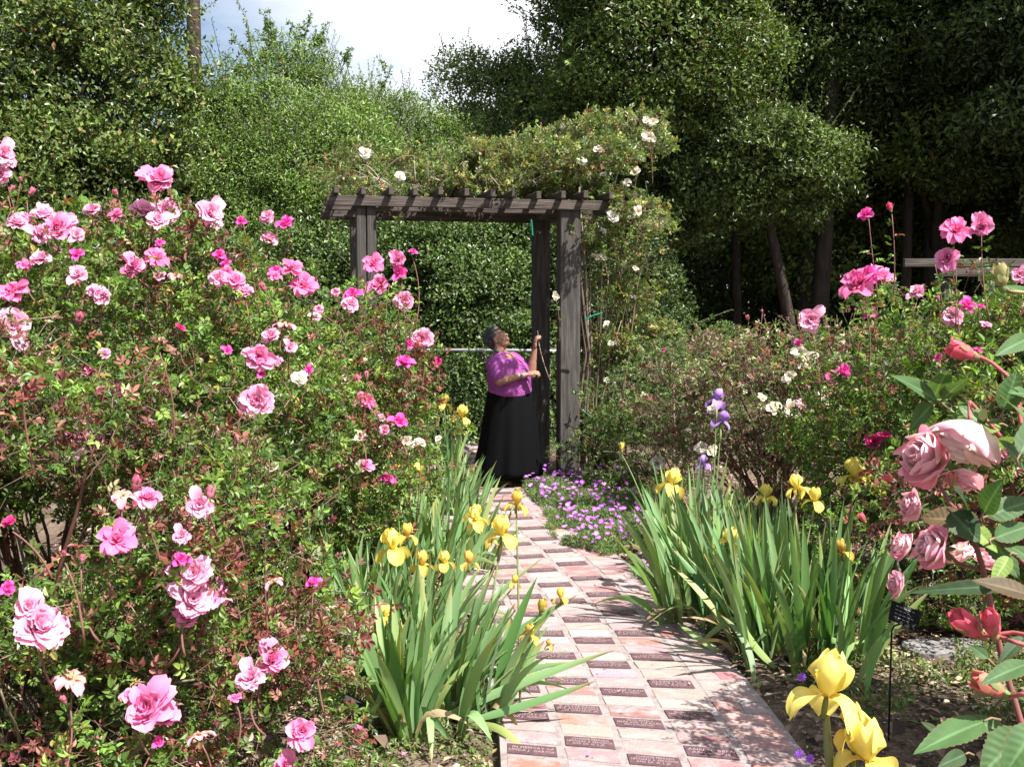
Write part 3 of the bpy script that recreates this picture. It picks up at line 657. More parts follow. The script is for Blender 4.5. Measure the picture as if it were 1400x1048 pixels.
L0 = [(-1.70, 3.45, .95, .95, .85, .62), (-1.15, 3.75, .70, .55, .55, .50), (-2.2, 3.3, .9, .8, .7, .7), (-1.55, 3.1, .45, .8, .45, .45), (-1.0, 3.45, .40, .42, .42, .36)]
L1 = [(-1.95, 4.75, 1.35, 1.10, .85, .72), (-2.6, 4.5, 1.45, .9, .8, .70), (-1.5, 4.9, 1.1, .65, .7, .60), (-3.4, 4.8, 1.3, 1.0, .9, .8)]
L2 = [(-1.30, 6.3, 1.30, .78, .8, .58), (-.98, 6.2, .95, .50, .6, .42), (-1.7, 6.6, 1.2, .8, .8, .6), (-1.25, 6.3, .6, .7, .7, .45)]
BL0 = [(48, 860, 74, 'p'), (98, 930, 40, 'o'), (345, 930, 42, 'p'), (368, 905, 46, 'p'), (208, 972, 70, 'p'), (222, 985, 44, 'p'), (410, 1000, 42, 'p'), (390, 1046, 32, 'p'), (490, 1005, 24, 'q', 3.6),
       (268, 785, 50, 'p'), (262, 822, 52, 'p'), (284, 815, 40, 'p'), (255, 846, 34, 'p'), (160, 740, 46, 'q'), (168, 680, 30, 'o'), (202, 687, 38, 'p'), (273, 691, 36, 'p'), (40, 832, 34, 'p'), (88, 760, 12, 'b'), (112, 768, 14, 'b'), (428, 798, 22, 'm', 4.2), (14, 718, 26, 'd'), (245, 766, 26, 'm')]
BL1 = [(3, 215, 34, 'p', 4.2), (4, 240, 26, 'p', 4.2), (218, 253, 44, 'p', 4.5), (196, 294, 36, 'p'), (222, 292, 38, 'p'), (214, 306, 30, 'p'), (283, 297, 42, 'p', 4.6), (127, 291, 24, 'p'), (60, 300, 34, 'p'), (78, 314, 34, 'p'), (52, 322, 30, 'p'), (25, 310, 26, 'p'), (104, 322, 20, 'p'),
       (86, 308, 28, 'p'), (213, 356, 30, 'q'), (20, 402, 36, 'q'), (57, 360, 30, 'p'), (132, 408, 34, 'p'), (14, 448, 48, 'p'), (320, 390, 32, 'p'), (310, 376, 22, 'q'), (334, 402, 24, 'p'), (415, 394, 34, 'q'), (300, 350, 20, 'm'), (352, 489, 36, 'p'), (353, 550, 50, 'p'),
       (390, 446, 24, 'o'), (371, 463, 26, 'p'), (310, 480, 16, 'm'), (423, 508, 18, 'm'), (152, 545, 44, 'd'), (170, 560, 28, 'm'), (112, 598, 56, 'p'), (246, 450, 16, 'd'), (215, 625, 20, 'o'), (105, 442, 22, 'b'), (40, 268, 16, 'b', 4.4), (14, 262, 12, 'b', 4.4), (160, 268, 12, 'b', 4.6), (160, 295, 18, 'q'),
       (396, 475, 18, 'p'), (408, 521, 24, 'w'), (355, 512, 18, 'm'), (362, 398, 16, 'b'), (42, 592, 18, 'd'), (310, 362, 16, 'm'), (28, 620, 20, 'd'), (240, 378, 18, 'o'), (180, 366, 30, 'p'), (176, 372, 18, 'q'), (306, 322, 18, 'm', 4.6), (330, 303, 16, 'm', 4.6)]
BL2 = [(510, 363, 26, 'q', 5.9), (545, 356, 22, 'p', 5.9), (548, 375, 24, 'm', 5.9), (522, 393, 30, 'p'), (482, 405, 26, 'm'), (478, 418, 24, 'p'), (553, 412, 28, 'p'), (578, 466, 32, 'p', 5.8), (551, 498, 28, 'm'), (460, 524, 30, 'o'), (545, 579, 28, 'm'), (460, 636, 26, 'p'), (497, 640, 24, 'p'),
       (528, 655, 22, 'm'), (403, 690, 24, 'p'), (378, 372, 20, 'm', 5.9), (375, 380, 18, 'q'), (493, 600, 18, 'w'), (468, 610, 14, 'w'), (520, 572, 12, 'p'), (556, 604, 18, 'w', 6.3), (575, 608, 18, 'w', 6.3), (564, 345, 12, 'm', 5.9), (450, 555, 16, 'm'), (600, 495, 14, 'd', 6.2)]
q_ = np.random.default_rng(5)
XB1 = [(q_.uniform(10, 420), 300+250*q_.random()**1.4, q_.uniform(13, 27), 'pqmpb'[q_.integers(5)]) for _ in range(16)]
XB0 = [(q_.uniform(10, 440), q_.uniform(640, 1030), q_.uniform(14, 28), 'pqmob'[q_.integers(5)]) for _ in range(14)]
XB2 = [(q_.uniform(430, 575), q_.uniform(390, 620), q_.uniform(12, 22), 'pqmb'[q_.integers(4)]) for _ in range(12)]
bush('sprawling pink rose bush nearest the camera at the lower left, with reddish young leaves', L0, (-1.6, 3.6), 15000, .029, BL0+XB0, red=.36, seed=1, nstem=40, shoots=20, twg=.55, gap=-.7)
bush('tall dense pink rose bush at the left, its top below the dark evergreen tree', L1, (-2.1, 4.8), 21000, .032, BL1+XB1, red=.14, seed=2, nstem=44, shoots=26, clump=.17, gap=-.7)
bush('arching pink rose bush beside the iris bed, in front of the left pergola post', L2, (-1.35, 6.4), 12500, .034, BL2+XB2, red=.2, seed=3, nstem=30, shoots=16, gap=-.8)
bush('low rose bush with pale pink flowers behind the yellow irises on the left', [(-.95, 7.9, .55, .55, .5, .45), (-1.5, 8.6, .8, .7, .6, .6)], (-1.1, 8.2), 2600, .03,
     [(430+k*1, 0, 0, 'w') for k in range(0)]+[(562, 612, 14, 'w'), (500, 668, 14, 'w'), (600, 600, 10, 'w')], seed=4, nstem=14)

R1 = [(2.55, 5.8, 1.22, .98, .75, .62), (3.3, 5.5, 1.2, 1.0, .8, .66), (2.3, 6.0, .85, .70, .6, .48), (3.1, 5.6, .75, 1.0, .6, .45)]
R1B = [(2.10, 3.45, 1.42, .42, .42, .34), (2.3, 3.5, 1.0, .5, .5, .5), (1.56, 3.62, 1.06, .26, .30, .20), (1.95, 3.8, 1.0, .35, .4, .4)]
BR1 = [(1185, 295, 24, 'm', 5.4), (1218, 288, 14, 'r', 5.4), (1305, 319, 36, 'q', 5.0), (1342, 311, 30, 'p', 5.0), (1298, 355, 32, 'p', 5.0), (1174, 392, 42, 'q', 5.1), (1200, 388, 40, 'p', 5.1), (1186, 378, 32, 'm', 5.1), (1107, 438, 32, 'p', 5.5), (1302, 434, 28, 'p'), (1320, 419, 24, 'm'), (1340, 420, 12, 'm'),
       (1153, 508, 22, 'm'), (1138, 515, 16, 'q'), (1196, 604, 28, 'd'), (1210, 598, 20, 'd'), (1253, 402, 22, 'p'), (1187, 430, 24, 'm'), (1338, 480, 14, 'm'), (1283, 490, 12, 'm'), (1140, 612, 14, 'd'), (1393, 377, 22, 'p', 4.7), (1348, 447, 14, 'p'), (1240, 640, 14, 'd'), (1090, 470, 12, 'm')]
bush('pink rose bush at the right with long upright flowering shoots against the dark wood', R1, (2.8, 5.8), 18000, .033, BR1, red=.24, seed=6, nstem=34, shoots=14)
bush('leafy rose bush between the large foreground roses and the grey stepping stone', R1B, (2.15, 3.6), 6500, .031, [(1283, 600, 16, 'm'), (1372, 620, 18, 'q')], red=.16, seed=16, nstem=18, shoots=4)
R2 = [(2.05, 7.9, .95, .85, .6, .55), (1.55, 8.1, .85, .6, .5, .50), (2.7, 7.9, 1.0, .8, .6, .5)]
BR2 = [(1095, 481, 22, 'w'), (1105, 497, 30, 'w'), (1080, 515, 20, 'w'), (1148, 492, 18, 'w'), (1055, 559, 24, 'w'), (1082, 563, 30, 'w'), (1127, 545, 22, 'w'), (1134, 530, 16, 'w'), (975, 563, 18, 'w'), (960, 612, 18, 'w'), (971, 616, 18, 'w'), (900, 634, 22, 'w', 8.4), (1095, 553, 14, 'p'), (1040, 545, 14, 'w'), (942, 590, 10, 'w'), (1023, 437, 9, 'b')]
bush('twiggy cream white rose bush with reddish stems in the middle of the right bed', R2, (2.0, 8.0), 8500, .032, BR2, cols=RED, redc=RED, red=.5, seed=7, nstem=46, shoots=34, twg=.9, k=3, stemc=(.20, .10, .085))
bush('leafy green shrub left of the cream white rose bush', [(1.25, 9.4, .7, .55, .5, .55), (1.75, 9.8, .9, .6, .5, .6), (.95, 9.2, .35, .4, .4, .3)], (1.3, 9.5), 4200, .03, [(888, 546, 8, 'm'), (908, 478, 8, 'm')], seed=8, nstem=20, cat='shrub', name='garden_shrub', cols=HED)
bush('green leafy shrub filling the gap behind the right pink rose bush', [(3.6, 7.6, 1.0, 1.0, .7, .6), (4.6, 7.0, 1.1, 1.0, .8, .7), (3.2, 6.3, .6, .8, .6, .5)], (3.8, 7.4), 5000, .034, (), seed=9, nstem=14, cat='shrub', name='garden_shrub')
bush('low leafy shrub under the right pink rose bush beside the dark plant label', [(2.1, 5.35, .42, .7, .35, .38), (2.9, 5.2, .45, .6, .4, .4)], (2.3, 5.4), 3000, .028, (), seed=10, nstem=14, cat='shrub', name='garden_shrub', red=.2)

# ------------------------------------------------------------------ climbing rose on the pergola
def strip(p0, p1, n, r): return [(*(np.array(p0)+(np.array(p1)-np.array(p0))*t), *r) for t in np.linspace(0, 1, n)]
top0 = [*pg(-.1, .5), 2.82]; top1 = [*pg(SPAN, .5), 2.88]
CL = strip(top0, top1, 6, (.38, .55, .20))
CL += [(*pg(.95, .55), 3.02, .4, .4, .18), (*pg(1.4, .55), 3.06, .4, .4, .24), (*pg(SPAN+.28, .35), 3.12, .38, .4, .36), (*pg(SPAN+.05, .4), 2.95, .4, .4, .28)]
CR = [(*pg(SPAN+.72, .3), 2.2, .32, .35, .45), (*pg(SPAN+.85, .3), 1.5, .32, .35, .5), (*pg(SPAN+.42, .15), 2.45, .34, .35, .30), (*pg(SPAN+.55, .2), 2.0, .36, .35, .42), (*pg(SPAN+.48, .2), 1.45, .34, .35, .45), (*pg(SPAN+.45, .15), .95, .34, .3, .42), (*pg(SPAN+.5, .1), .5, .42, .3, .38)]
CLC = [(4, (.12, .17, .045)), (3, (.19, .23, .075)), (1.6, (.30, .28, .09)), (.5, (.26, .15, .07)), (2.5, (.085, .13, .032)), (.6, (.26, .25, .17))]
CL += [(.72, 9.05, 2.88, .42, .36, .20), (.35, 9.2, 2.86, .3, .3, .13), (*P(868, 205, 9.9), .27, .3, .30), (*P(895, 180, 9.9), .14, .2, .16), (*P(880, 290, 9.9), .2, .25, .35)]  # first clump is brought forward of the beam to shade the woman
WB = [(498, 211, 17, 'w', 9.5), (545, 242, 15, 'w', 9.5), (816, 208, 17, 'w'), (793, 223, 16, 'w'), (884, 167, 14, 'w', 9.9), (892, 168, 14, 'w', 9.9), (887, 187, 19, 'w', 9.9), (870, 237, 15, 'w'), (857, 250, 12, 'w'), (838, 298, 18, 'w', 9.5), (872, 290, 15, 'w'), (855, 288, 12, 'w'), (864, 300, 12, 'w'),
      (823, 318, 12, 'w', 9.6), (817, 357, 20, 'w', 9.5), (759, 405, 12, 'w', 9.65), (868, 369, 11, 'w'), (830, 445, 11, 'w'), (835, 470, 9, 'w'), (840, 560, 9, 'w'), (826, 240, 10, 'w'), (830, 520, 9, 'w'), (884, 546, 10, 'm')]
bush('climbing white rose sprawling over the top and right post of the pergola', CL+CR, tuple(pg(SPAN+.3, .1)), 9800, .040, WB, cols=CLC, seed=12, nstem=0, name='climbing_rose', cat='climbing rose', clump=.13, twg=.8, inner=.2, shoots=16, k=5, bsz=1.0, stemc=(.26, .19, .13), gap=-.9)
# its long canes
b = MB(); base = np.array([*pg(SPAN+.3, .1), 0.])
for k in range(26):
    s = base+[R.normal(0, .12), R.normal(0, .06), -.02]; u = R.uniform(.15, .75); e = np.array([*pg(SPAN+u, R.uniform(-.1, .4)), R.uniform(1.4, 2.9)])
    m_ = (s+e)/2+[R.normal(0, .12), R.normal(0, .08), .1]
    tube(b, bez(s, m_, e, 9)+R.normal(0, .008, (9, 3)), np.linspace(.010, .004, 9), 5, pal(1, (2, (.20, .15, .10)), (1, (.12, .13, .05)), (1, (.32, .26, .2)))[0])
for k in range(5):
    s = base+[R.normal(0, .05)-.12, -.04+k*.02, -.02]; z1 = R.uniform(2.2, 2.8); u = SPAN+.13+R.uniform(0, .08)
    m1 = np.array([*pg(u+R.uniform(0, .08), -.03+k*.02), 1.2]); e = np.array([*pg(u-.05, k*.04), z1]); pts_ = np.concatenate([bez(s, (s+m1)/2+[R.normal(0, .03), 0, 0], m1, 6), bez(m1, (m1+e)/2+[R.normal(0, .06), 0, 0], e, 6)[1:]])
    tube(b, pts_, np.linspace(.017, .009, 11), 7, pal(1, (2, (.17, .13, .10)), (1, (.24, .19, .15)))[0])
for k in range(44):
    u = R.uniform(-.3, SPAN+.3); s = np.array([*pg(u, R.uniform(0, .9)), 2.74]); e = s+np.array([R.uniform(-.7, .7), R.uniform(-.1, .1), R.uniform(0, .28)])
    tube(b, bez(s, (s+e)/2+[0, 0, R.uniform(.05, .2)], e, 7), np.linspace(.006, .002, 7), 5, pal(1, (2, (.30, .24, .18)), (1, (.2, .13, .09)), (1, (.45, .40, .34)))[0])
# cane tied against the rear post
tube(b, bez(P(735, 452, 9.9), P(736, 480, 9.7), P(752, 520, 9.65), 7), .0045, 5, (.26, .17, .13))
b.obj('canes', 'stem', bpy.data.objects['climbing_rose'], smooth=True, loc=-base)
for o in [bpy.data.objects['canes']]: o.location = (-base[0], -base[1], 0)
for a, c_ in (((726, 300), (728, 322)), ((800, 437), (824, 428)), ((795, 560), (812, 575))):
    b = MB(); tube(b, [P(*a, 9.55), (P(*a, 9.55)+P(*c_, 9.55))/2+[0, 0, .01], P(*c_, 9.55)], .009, 5)
    b.obj('tie_tape', 'tape', bpy.data.objects['climbing_rose'], loc=(-base[0], -base[1], 0))

# ------------------------------------------------------------------ irises
def blade(mb, pts, w, col, tipcol=None, nseg=None, side=None):
    pts = np.asarray(pts); n = len(pts); t = np.linspace(0, 1, n)
    T = nrm(np.gradient(pts, axis=0)); sd = nrm(np.cross(T, side if side is not None else rdir(1)[0])); nn = np.cross(sd, T)
    wd = w*np.minimum(1, .55+t*1.8)*np.clip((1-t)/.38, 0, 1)**.65
    v = np.stack([pts-sd*wd[:, None]/2, pts+nn*(w*.09), pts+sd*wd[:, None]/2], 1).reshape(-1, 3)
    i = np.arange(n-1)[:, None]*3+np.arange(2)[None]; f = np.stack([i, i+1, i+4, i+3], -1).reshape(-1, 4)
    c = np.repeat(lerp(np.array(col), np.array(tipcol if tipcol is not None else col), np.clip((t-.80)/.2, 0, 1)), 3, 0)
    c[:n*3//4] *= 1; lo = np.repeat(np.clip((.15-t)/.15, 0, 1), 3)[:, None]; c = c*(1-lo)+np.array([.22, .25, .11])*lo
    mb.add(v, f, c)
IC = [(5, (.17, .285, .115)), (3, (.12, .22, .075)), (3, (.24, .36, .15)), (1, (.30, .37, .13))]
def iris_flower(name, col, beard, seed=0, wither=0., hr=0):
    b = MB(); q = np.random.default_rng(seed); col = np.array(col)
    for k in range(3):
        v, f, T, S = petal_grid(8+8*hr, 7+10*hr, .74*(1-.3*wither), .34*(1-.55*wither), .80, -.75+q.normal(0, .12), .5, .04+.015*hr, k*2.094+.2, .03, q.uniform(0, 9), wshape=1.25, z0=.02)
        b.add(v, f, np.clip(lerp(col*.9, col*1.06+.02, T)*(1-hr*.13*(np.sin(S*26) > .3))[:, None], 0, .95))
    for k in range(3):
        v, f, T, S = petal_grid(9+8*hr, 7+10*hr, .70*(1-.35*wither), .27*(1-.5*wither), 1.0, 3.15-.3*(q.random()), .35, .045, k*2.094+1.25+q.normal(0, .12), .03, q.uniform(0, 9), wshape=1.3, ex=.6)
        b.add(v, f, np.clip(lerp(np.array(beard), col, np.clip(T*2.2, 0, 1))*(1-.12*(S > .8))[:, None], 0, .95))
    tube(b, [(0, 0, -.34), (0, 0, -.22), (0, 0, -.08), (0, 0, .02)], [.035, .05, .045, .03], 8, (.20, .25, .09))
    return b.mesh(name, 'petal', True)
IF = [iris_flower('flower', (.86, .74, .16), (.82, .50, .04), s) for s in (1, 2, 3)]
IFG = iris_flower('flower', (.88, .78, .20), (.80, .52, .06), 3, 0, 1); IFW = iris_flower('flower', (.80, .62, .13), (.60, .34, .08), 5, .35, 1)
IW = [iris_flower('flower', (.62, .42, .09), (.50, .28, .08), 4, .8), iris_flower('flower', (.72, .52, .10), (.55, .3, .06), 5, .55)]
IP = [iris_flower('flower', (.50, .30, .70), (.25, .06, .32), 6)]
IB = bud_mesh('bud', (.62, .50, .10), (.30, .30, .10))
def iris(label, base, nfan, Lr, spread=.28, flowers=(), extra=(), width=.034, group='clumps of irises along the brick path', cols=IC, lean=(0, 0), w3=6):
    base = np.array([*base, 0.]); t = thing('iris_plant', label, 'iris', base, group); lb = MB(); sb = MB()
    for i in range(nfan):
        a = R.uniform(0, 6.28); rr = math.sqrt(R.random())*spread; b0 = np.array([math.cos(a)*rr*1.1, math.sin(a)*rr, 0]); fa = R.uniform(0, 3.14)
        fd = np.array([math.cos(fa), math.sin(fa), 0]); out_ = np.array([b0[0], b0[1], 0])/max(spread, .1)*.28
        nl = R.integers(5, 9)
        for k in range(nl):
            u = (k/(nl-1)-.5)*2; Ln = R.uniform(*Lr)*(1-.30*abs(u)); d0 = nrm(UP+fd*u*.30+out_*.5+R.normal(0, .05, 3)); d1 = nrm(UP*1.0+fd*u*.75+out_*1.3+np.array([*lean, 0])+R.normal(0, .13, 3))
            if R.random() < .07: d1 = nrm(d1*[1.6, 1.6, -.35])
            dead = R.random() < .07
            if dead: d1 = nrm(d1*[1.8, 1.8, -.5]); Ln *= .7
            s = b0+fd*u*.05; pt = bez(s-[0, 0, .02], s+d0*Ln*.5, s+d0*Ln*.42+d1*Ln*.6, 8)
            col = pal(1, *cols, jit=.12)[0] if not dead else np.array([.33, .25, .14])*R.uniform(.7, 1.1); tip = np.array([.34, .25, .10]) if R.random() < .25 else None
            blade(lb, pt, width*R.uniform(.8, 1.2), col, tip, side=fd+R.normal(0, .5, 3) if R.random() < .5 else None)
    for e in extra:     # blades seen singly: pixel way-points at their own depth
        (a, m_, c_), d, wd = e; d2 = d if isinstance(d, tuple) else (d, d, d)
        A, Bm, Cc = P(*a, d2[0]), P(*m_, d2[1]), P(*c_, d2[2]); A[2] = max(A[2], .0)
        blade(lb, bez(A, 2*Bm-(A+Cc)/2, Cc, 10)-base, wd, pal(1, *IC, jit=.08)[0], (.3, .22, .1), side=np.array([.2, -.9, .3]))
    for (px, py, sp, ty, d) in flowers:
        w3_ = P(px, py, d); size = sp*d/FPX; foot = base+[R.normal(0, .08)+(w3_[0]-base[0])*.35, R.normal(0, .05)+(w3_[1]-base[1])*.35, -.02]
        h = w3_+[0, 0, -.30*size]
        pt = bez(foot, (foot+h)/2+[0, 0, .12], h, 8)-base; tube(sb, pt, np.linspace(.0055, .0038, 8), 6, (.14, .22, .07))
        if ty in 'yp': tube(sb, [pt[6], pt[6]+(pt[7]-pt[6])*.5, pt[7]], [.006, .008, .006], 6, (.20, .22, .09))
        me = {'y': IF[R.integers(3)] if d > 2 else IFG, 'w': IW[R.integers(2)] if d > 2 else IFW, 'p': IP[0], 'b': IB}[ty]
        put('bud' if ty == 'b' else 'flower', me, w3_, nrm(UP+R.normal(0, .14, 3)), size*(1.0 if ty in 'yp' else 1.35), t, ploc=base)
    lb.obj('leaves', 'blade', t, smooth=True)
    if sb.n: sb.obj('flower_stalks', 'stem', t, smooth=True)
    return t
iris('iris clump nearest the camera, blades leaning over the left edge of the brick path', G(600, 985)[:2], 17, (.42, .68), .22,
     [(528, 842, 26, 'y', 4.5), (685, 732, 42, 'y', 4.5), (740, 836, 26, 'b', 4.3), (767, 818, 20, 'w', 4.3), (724, 868, 22, 'w', 4.2), (751, 882, 14, 'w', 4.2), (703, 797, 16, 'w', 4.4), (706, 690, 26, 'w', 4.6), (706, 676, 14, 'b', 4.7), (547, 893, 14, 'w', 4.3)],
     [(((600, 985), (700, 938), (843, 887)), 4.15, .036), (((640, 985), (722, 962), (815, 930)), 4.1, .032), (((620, 985), (690, 880), (792, 812)), 4.3, .034), (((600, 985), (650, 850), (745, 760)), (4.3, 4.5, 4.7), .03), (((590, 985), (585, 880), (572, 770)), 4.2, .034),
      (((575, 990), (520, 880), (468, 850)), (4.2, 4.4, 4.6), .03), (((580, 1000), (545, 925), (502, 1000)), (4.1, 4.0, 3.9), .036), (((640, 992), (690, 1000), (722, 1046)), (4.1, 4.0, 3.85), .03), (((585, 1010), (588, 985), (590, 1046)), (4.1, 3.95, 3.8), .03), (((570, 1005), (535, 1010), (505, 1044)), (4.1, 3.95, 3.8), .034),
      (((545, 960), (490, 905), (432, 915)), (4.6, 4.5, 4.5), .024), (((650, 985), (700, 925), (795, 905)), (4.2, 4.2, 4.2), .03)], width=.042, lean=(.24, 0))
iris('dense iris clump on the left just behind the nearest one, with a large yellow flower', G(540, 885)[:2], 22, (.42, .64), .32,
     [(537, 752, 44, 'y', 5.0), (557, 733, 24, 'w', 5.2), (578, 773, 28, 'w', 5.0), (608, 770, 26, 'y', 5.0), (641, 770, 26, 'w', 5.0), (652, 712, 30, 'y', 5.5), (672, 740, 18, 'w', 5.3)], width=.034)
iris('iris clump half hidden by the arching pink rose bush on the left', G(475, 835)[:2], 10, (.40, .60), .20, (), width=.034)
iris('middle iris clump of the left bed, leaning towards the brick path', G(590, 775)[:2], 24, (.45, .62), .34, [(648, 706, 26, 'y', 6.2)], width=.032, lean=(.15, 0))
iris('iris clump in the middle of the left bed beside the arching pink rose bush', G(535, 765)[:2], 15, (.40, .60), .30, [(532, 633, 26, 'y', 7.2), (569, 651, 28, 'y', 7.0), (550, 636, 18, 'w', 7.2), (553, 657, 18, 'w', 7.2)], width=.032)
iris('far iris clump of the left bed where the path narrows', G(605, 705)[:2], 17, (.42, .58), .30, [], width=.03, lean=(.1, 0))
iris('farthest iris clump on the left, just left of the woman in the black skirt', G(606, 668)[:2], 10, (.50, .70), .20, [(630, 570, 26, 'y', 9.5), (607, 553, 22, 'y', 9.6), (594, 568, 12, 'w', 9.6), (628, 590, 14, 'w', 9.5)], width=.03)
iris('tall iris clump on the right, nearest the brick path, its leaves shading the bricks', G(985, 850)[:2], 22, (.55, .80), .26, [(996, 742, 34, 'y', 5.2), (918, 664, 36, 'y', 6.0), (1047, 680, 28, 'y', 5.6)],
     [(((960, 845), (930, 845), (905, 838)), 5.7, .03), (((985, 925), (950, 868), (925, 850)), (5.0, 5.1, 5.3), .03), (((1000, 900), (960, 800), (915, 745)), (5.3, 5.3, 5.4), .034), (((970, 850), (900, 720), (878, 700)), (5.8, 5.9, 6.0), .03), (((1030, 960), (1020, 880), (985, 840)), (4.6, 4.7, 4.8), .03)], width=.036, lean=(-.12, 0))
iris('tall dark iris clump on the right, left of the black plant label', G(1100, 905)[:2], 24, (.58, .82), .28, [(1090, 668, 30, 'y', 5.2), (1113, 686, 30, 'y', 5.1), (1151, 755, 28, 'w', 4.8)],
     [(((1060, 930), (1030, 880), (1015, 850)), 4.8, .034), (((1170, 960), (1200, 880), (1240, 860)), (4.5, 4.5, 4.5), .034), (((1185, 975), (1195, 900), (1235, 830)), (4.4, 4.4, 4.4), .032)], width=.036)
iris('iris clump at the back of the right bed under the cream white rose bush', G(940, 770)[:2], 15, (.50, .72), .26, [(850, 616, 16, 'b', 7.2), (980, 548, 26, 'p', 7.0), (986, 577, 26, 'p', 7.0), (962, 635, 20, 'p', 7.0)], width=.033)
iris('iris clump between the two tall ones on the right, below the double yellow flower', G(1050, 830)[:2], 16, (.55, .78), .26, [(1167, 652, 40, 'y', 5.4), (1186, 660, 30, 'y', 5.4), (1205, 668, 20, 'w', 5.3)], width=.034)
# iris in the foreground at the lower right
iris('yellow iris with a withered second flower in the foreground at the lower right', (.56, 1.85), 0, (.4, .5), .1, [(1130, 952, 92, 'y', 1.8), (1168, 1000, 46, 'w', 1.78), (1185, 1040, 90, 'y', 1.76)], group=None)

# ------------------------------------------------------------------ purple flowered ground cover
poly = np.array([(745, 728), (770, 748), (812, 757), (850, 775), (885, 805), (925, 800), (925, 740), (905, 700), (880, 668), (830, 650), (760, 648), (705, 650), (722, 680), (745, 700)])
pg3 = np.array([G(*q)[:2] for q in poly])
def inpoly(p, q):
    x, y = p[:, 0], p[:, 1]; r = np.zeros(len(p), bool); j = len(q)-1
    for i in range(len(q)):
        c = ((q[i, 1] > y) != (q[j, 1] > y)) & (x < (q[j, 0]-q[i, 0])*(y-q[i, 1])/(q[j, 1]-q[i, 1]+1e-12)+q[i, 0]); r ^= c; j = i
    return r
n = 110000; p = np.stack([R.uniform(pg3[:, 0].min(), pg3[:, 0].max(), n), R.uniform(pg3[:, 1].min(), pg3[:, 1].max(), n), np.zeros(n)], 1)
p = p[inpoly(p, pg3)]; q = (fbm(p, 3.1, 4)+fbm(p, 6, 9)*.4); p = p[q > -.55]; q = q[q > -.55]
m = len(p); hgt = np.clip(.06+.05*q, .02, .16); p[:, 2] = hgt*R.uniform(.0, 1, m)
b = MB(); s = R.uniform(.02, .045, m); leaves(b, p, nrm(UP*.8+rdir(m)), rdir(m), s, s*.22, pal(m, (4, (.13, .20, .06)), (2, (.20, .27, .12)), (2, (.09, .15, .04)), (.6, (.25, .2, .1))))
b.obj('ground_cover', 'leaf', label='low feathery green ground cover right of the brick path at the foot of the pergola', cat='ground cover', kind='stuff')
# daisy-like purple flowers, each mesh a ring of narrow petals
b = MB(); fl_px = [(706, 700), (757, 690), (770, 682), (782, 700), (790, 657), (796, 663), (806, 655), (820, 678), (809, 664), (776, 700), (765, 712), (797, 722), (803, 735), (812, 735), (833, 752), (849, 755), (829, 743), (842, 720), (858, 708), (868, 700), (872, 715), (885, 706), (745, 655), (757, 661), (765, 667), (732, 647), (712, 647), (849, 745), (800, 760), (822, 733), (790, 740), (838, 765), (878, 745), (890, 725), (778, 712), (748, 693), (752, 707), (784, 690), (824, 655), (815, 660)]
FP = [G(*q) for q in fl_px]
kk = R.choice(m, 340); FP += [p[i]*[1, 1, 0] for i in kk]
for f0 in FP:
    c0 = np.array([f0[0], f0[1], R.uniform(.08, .16)]); nn_ = nrm(UP+R.normal(0, .3, 3)+[0, -.4, 0]); a_ = nrm(np.cross(nn_, [1, .1, 0])); b_ = np.cross(nn_, a_); np_ = 14; an = np.arange(np_)*2*math.pi/np_+R.uniform(0, 1)
    D = a_*np.cos(an)[:, None]+b_*np.sin(an)[:, None]; rs = R.uniform(.016, .024); cc = pal(1, (3, (.62, .20, .70)), (2, (.50, .15, .66)), (1, (.74, .36, .76)))[0]
    leaves(b, np.broadcast_to(c0, (np_, 3)), D+nn_*.25, np.broadcast_to(nn_, (np_, 3)), rs, rs*.42, np.broadcast_to(cc, (np_, 3)).copy())
    leaves(b, np.broadcast_to(c0+nn_*.004, (5, 3)), D[:5*2:2], np.broadcast_to(nn_, (5, 3)), .005, .006, np.broadcast_to((.7, .6, .3), (5, 3)).copy())
for q in ((1096, 925), (1093, 1030), (1107, 1036)):
    c0 = P(*q, 3.9 if q[1] < 1000 else 3.7); an = np.arange(10)*.628; D = np.stack([np.cos(an), an*0, np.sin(an)], 1)
    leaves(b, np.broadcast_to(c0, (10, 3)), D, np.broadcast_to((0, -1, .5), (10, 3)), .020, .010, np.broadcast_to((.34, .12, .62), (10, 3)).copy())
b.obj('purple_blossoms', 'petal', label='many small purple daisy-like flowers dotted over the low green ground cover', cat='flowers', kind='stuff')
# thin weedy green growth on the soil on the right and left
def weeds(name, label, cx, cy, rx, ry, n, hh=.08):
    a = R.uniform(0, 6.28, n); r = np.sqrt(R.random(n)); p = np.stack([cx+rx*r*np.cos(a), cy+ry*r*np.sin(a), np.zeros(n)], 1); p = p[(fbm(p, 5, 3) > -.3) & ~path_mask(p)]; m = len(p)
    p[:, 2] = R.uniform(0, hh, m); s = R.uniform(.012, .035, m); b = MB(); leaves(b, p, nrm(UP*.6+rdir(m)), nrm(UP+rdir(m)), s, s*.45, pal(m, (3, (.10, .16, .04)), (2, (.16, .22, .07)), (1, (.2, .16, .07)))); b.obj(name, 'leaf', label=label, cat='weeds', kind='stuff')
weeds('weeds', 'low green weeds on the shaded soil at the lower right by the plant label', 2.0, 4.55, .75, .5, 5200)
weeds('weeds', 'sparse seedlings on the bare soil at the foot of the nearest iris clump', -.45, 3.75, .5, .35, 2200, .05)
weeds('weeds', 'mossy green tuft on the soil left of the nearest iris clump', -.72, 4.55, .22, .35, 4200, .09)
weeds('weeds', 'green weeds along the right edge of the bricks by the purple flowers', .98, 6.4, .22, .7, 3000, .07)
weeds('weeds', 'green growth on the ground right of the pergola post', 1.05, 9.5, .6, .5, 7000, .12)
weeds('weeds', 'green growth under the fence at the far end of the path', -.3, 11.9, 1.6, .7, 9000, .2)

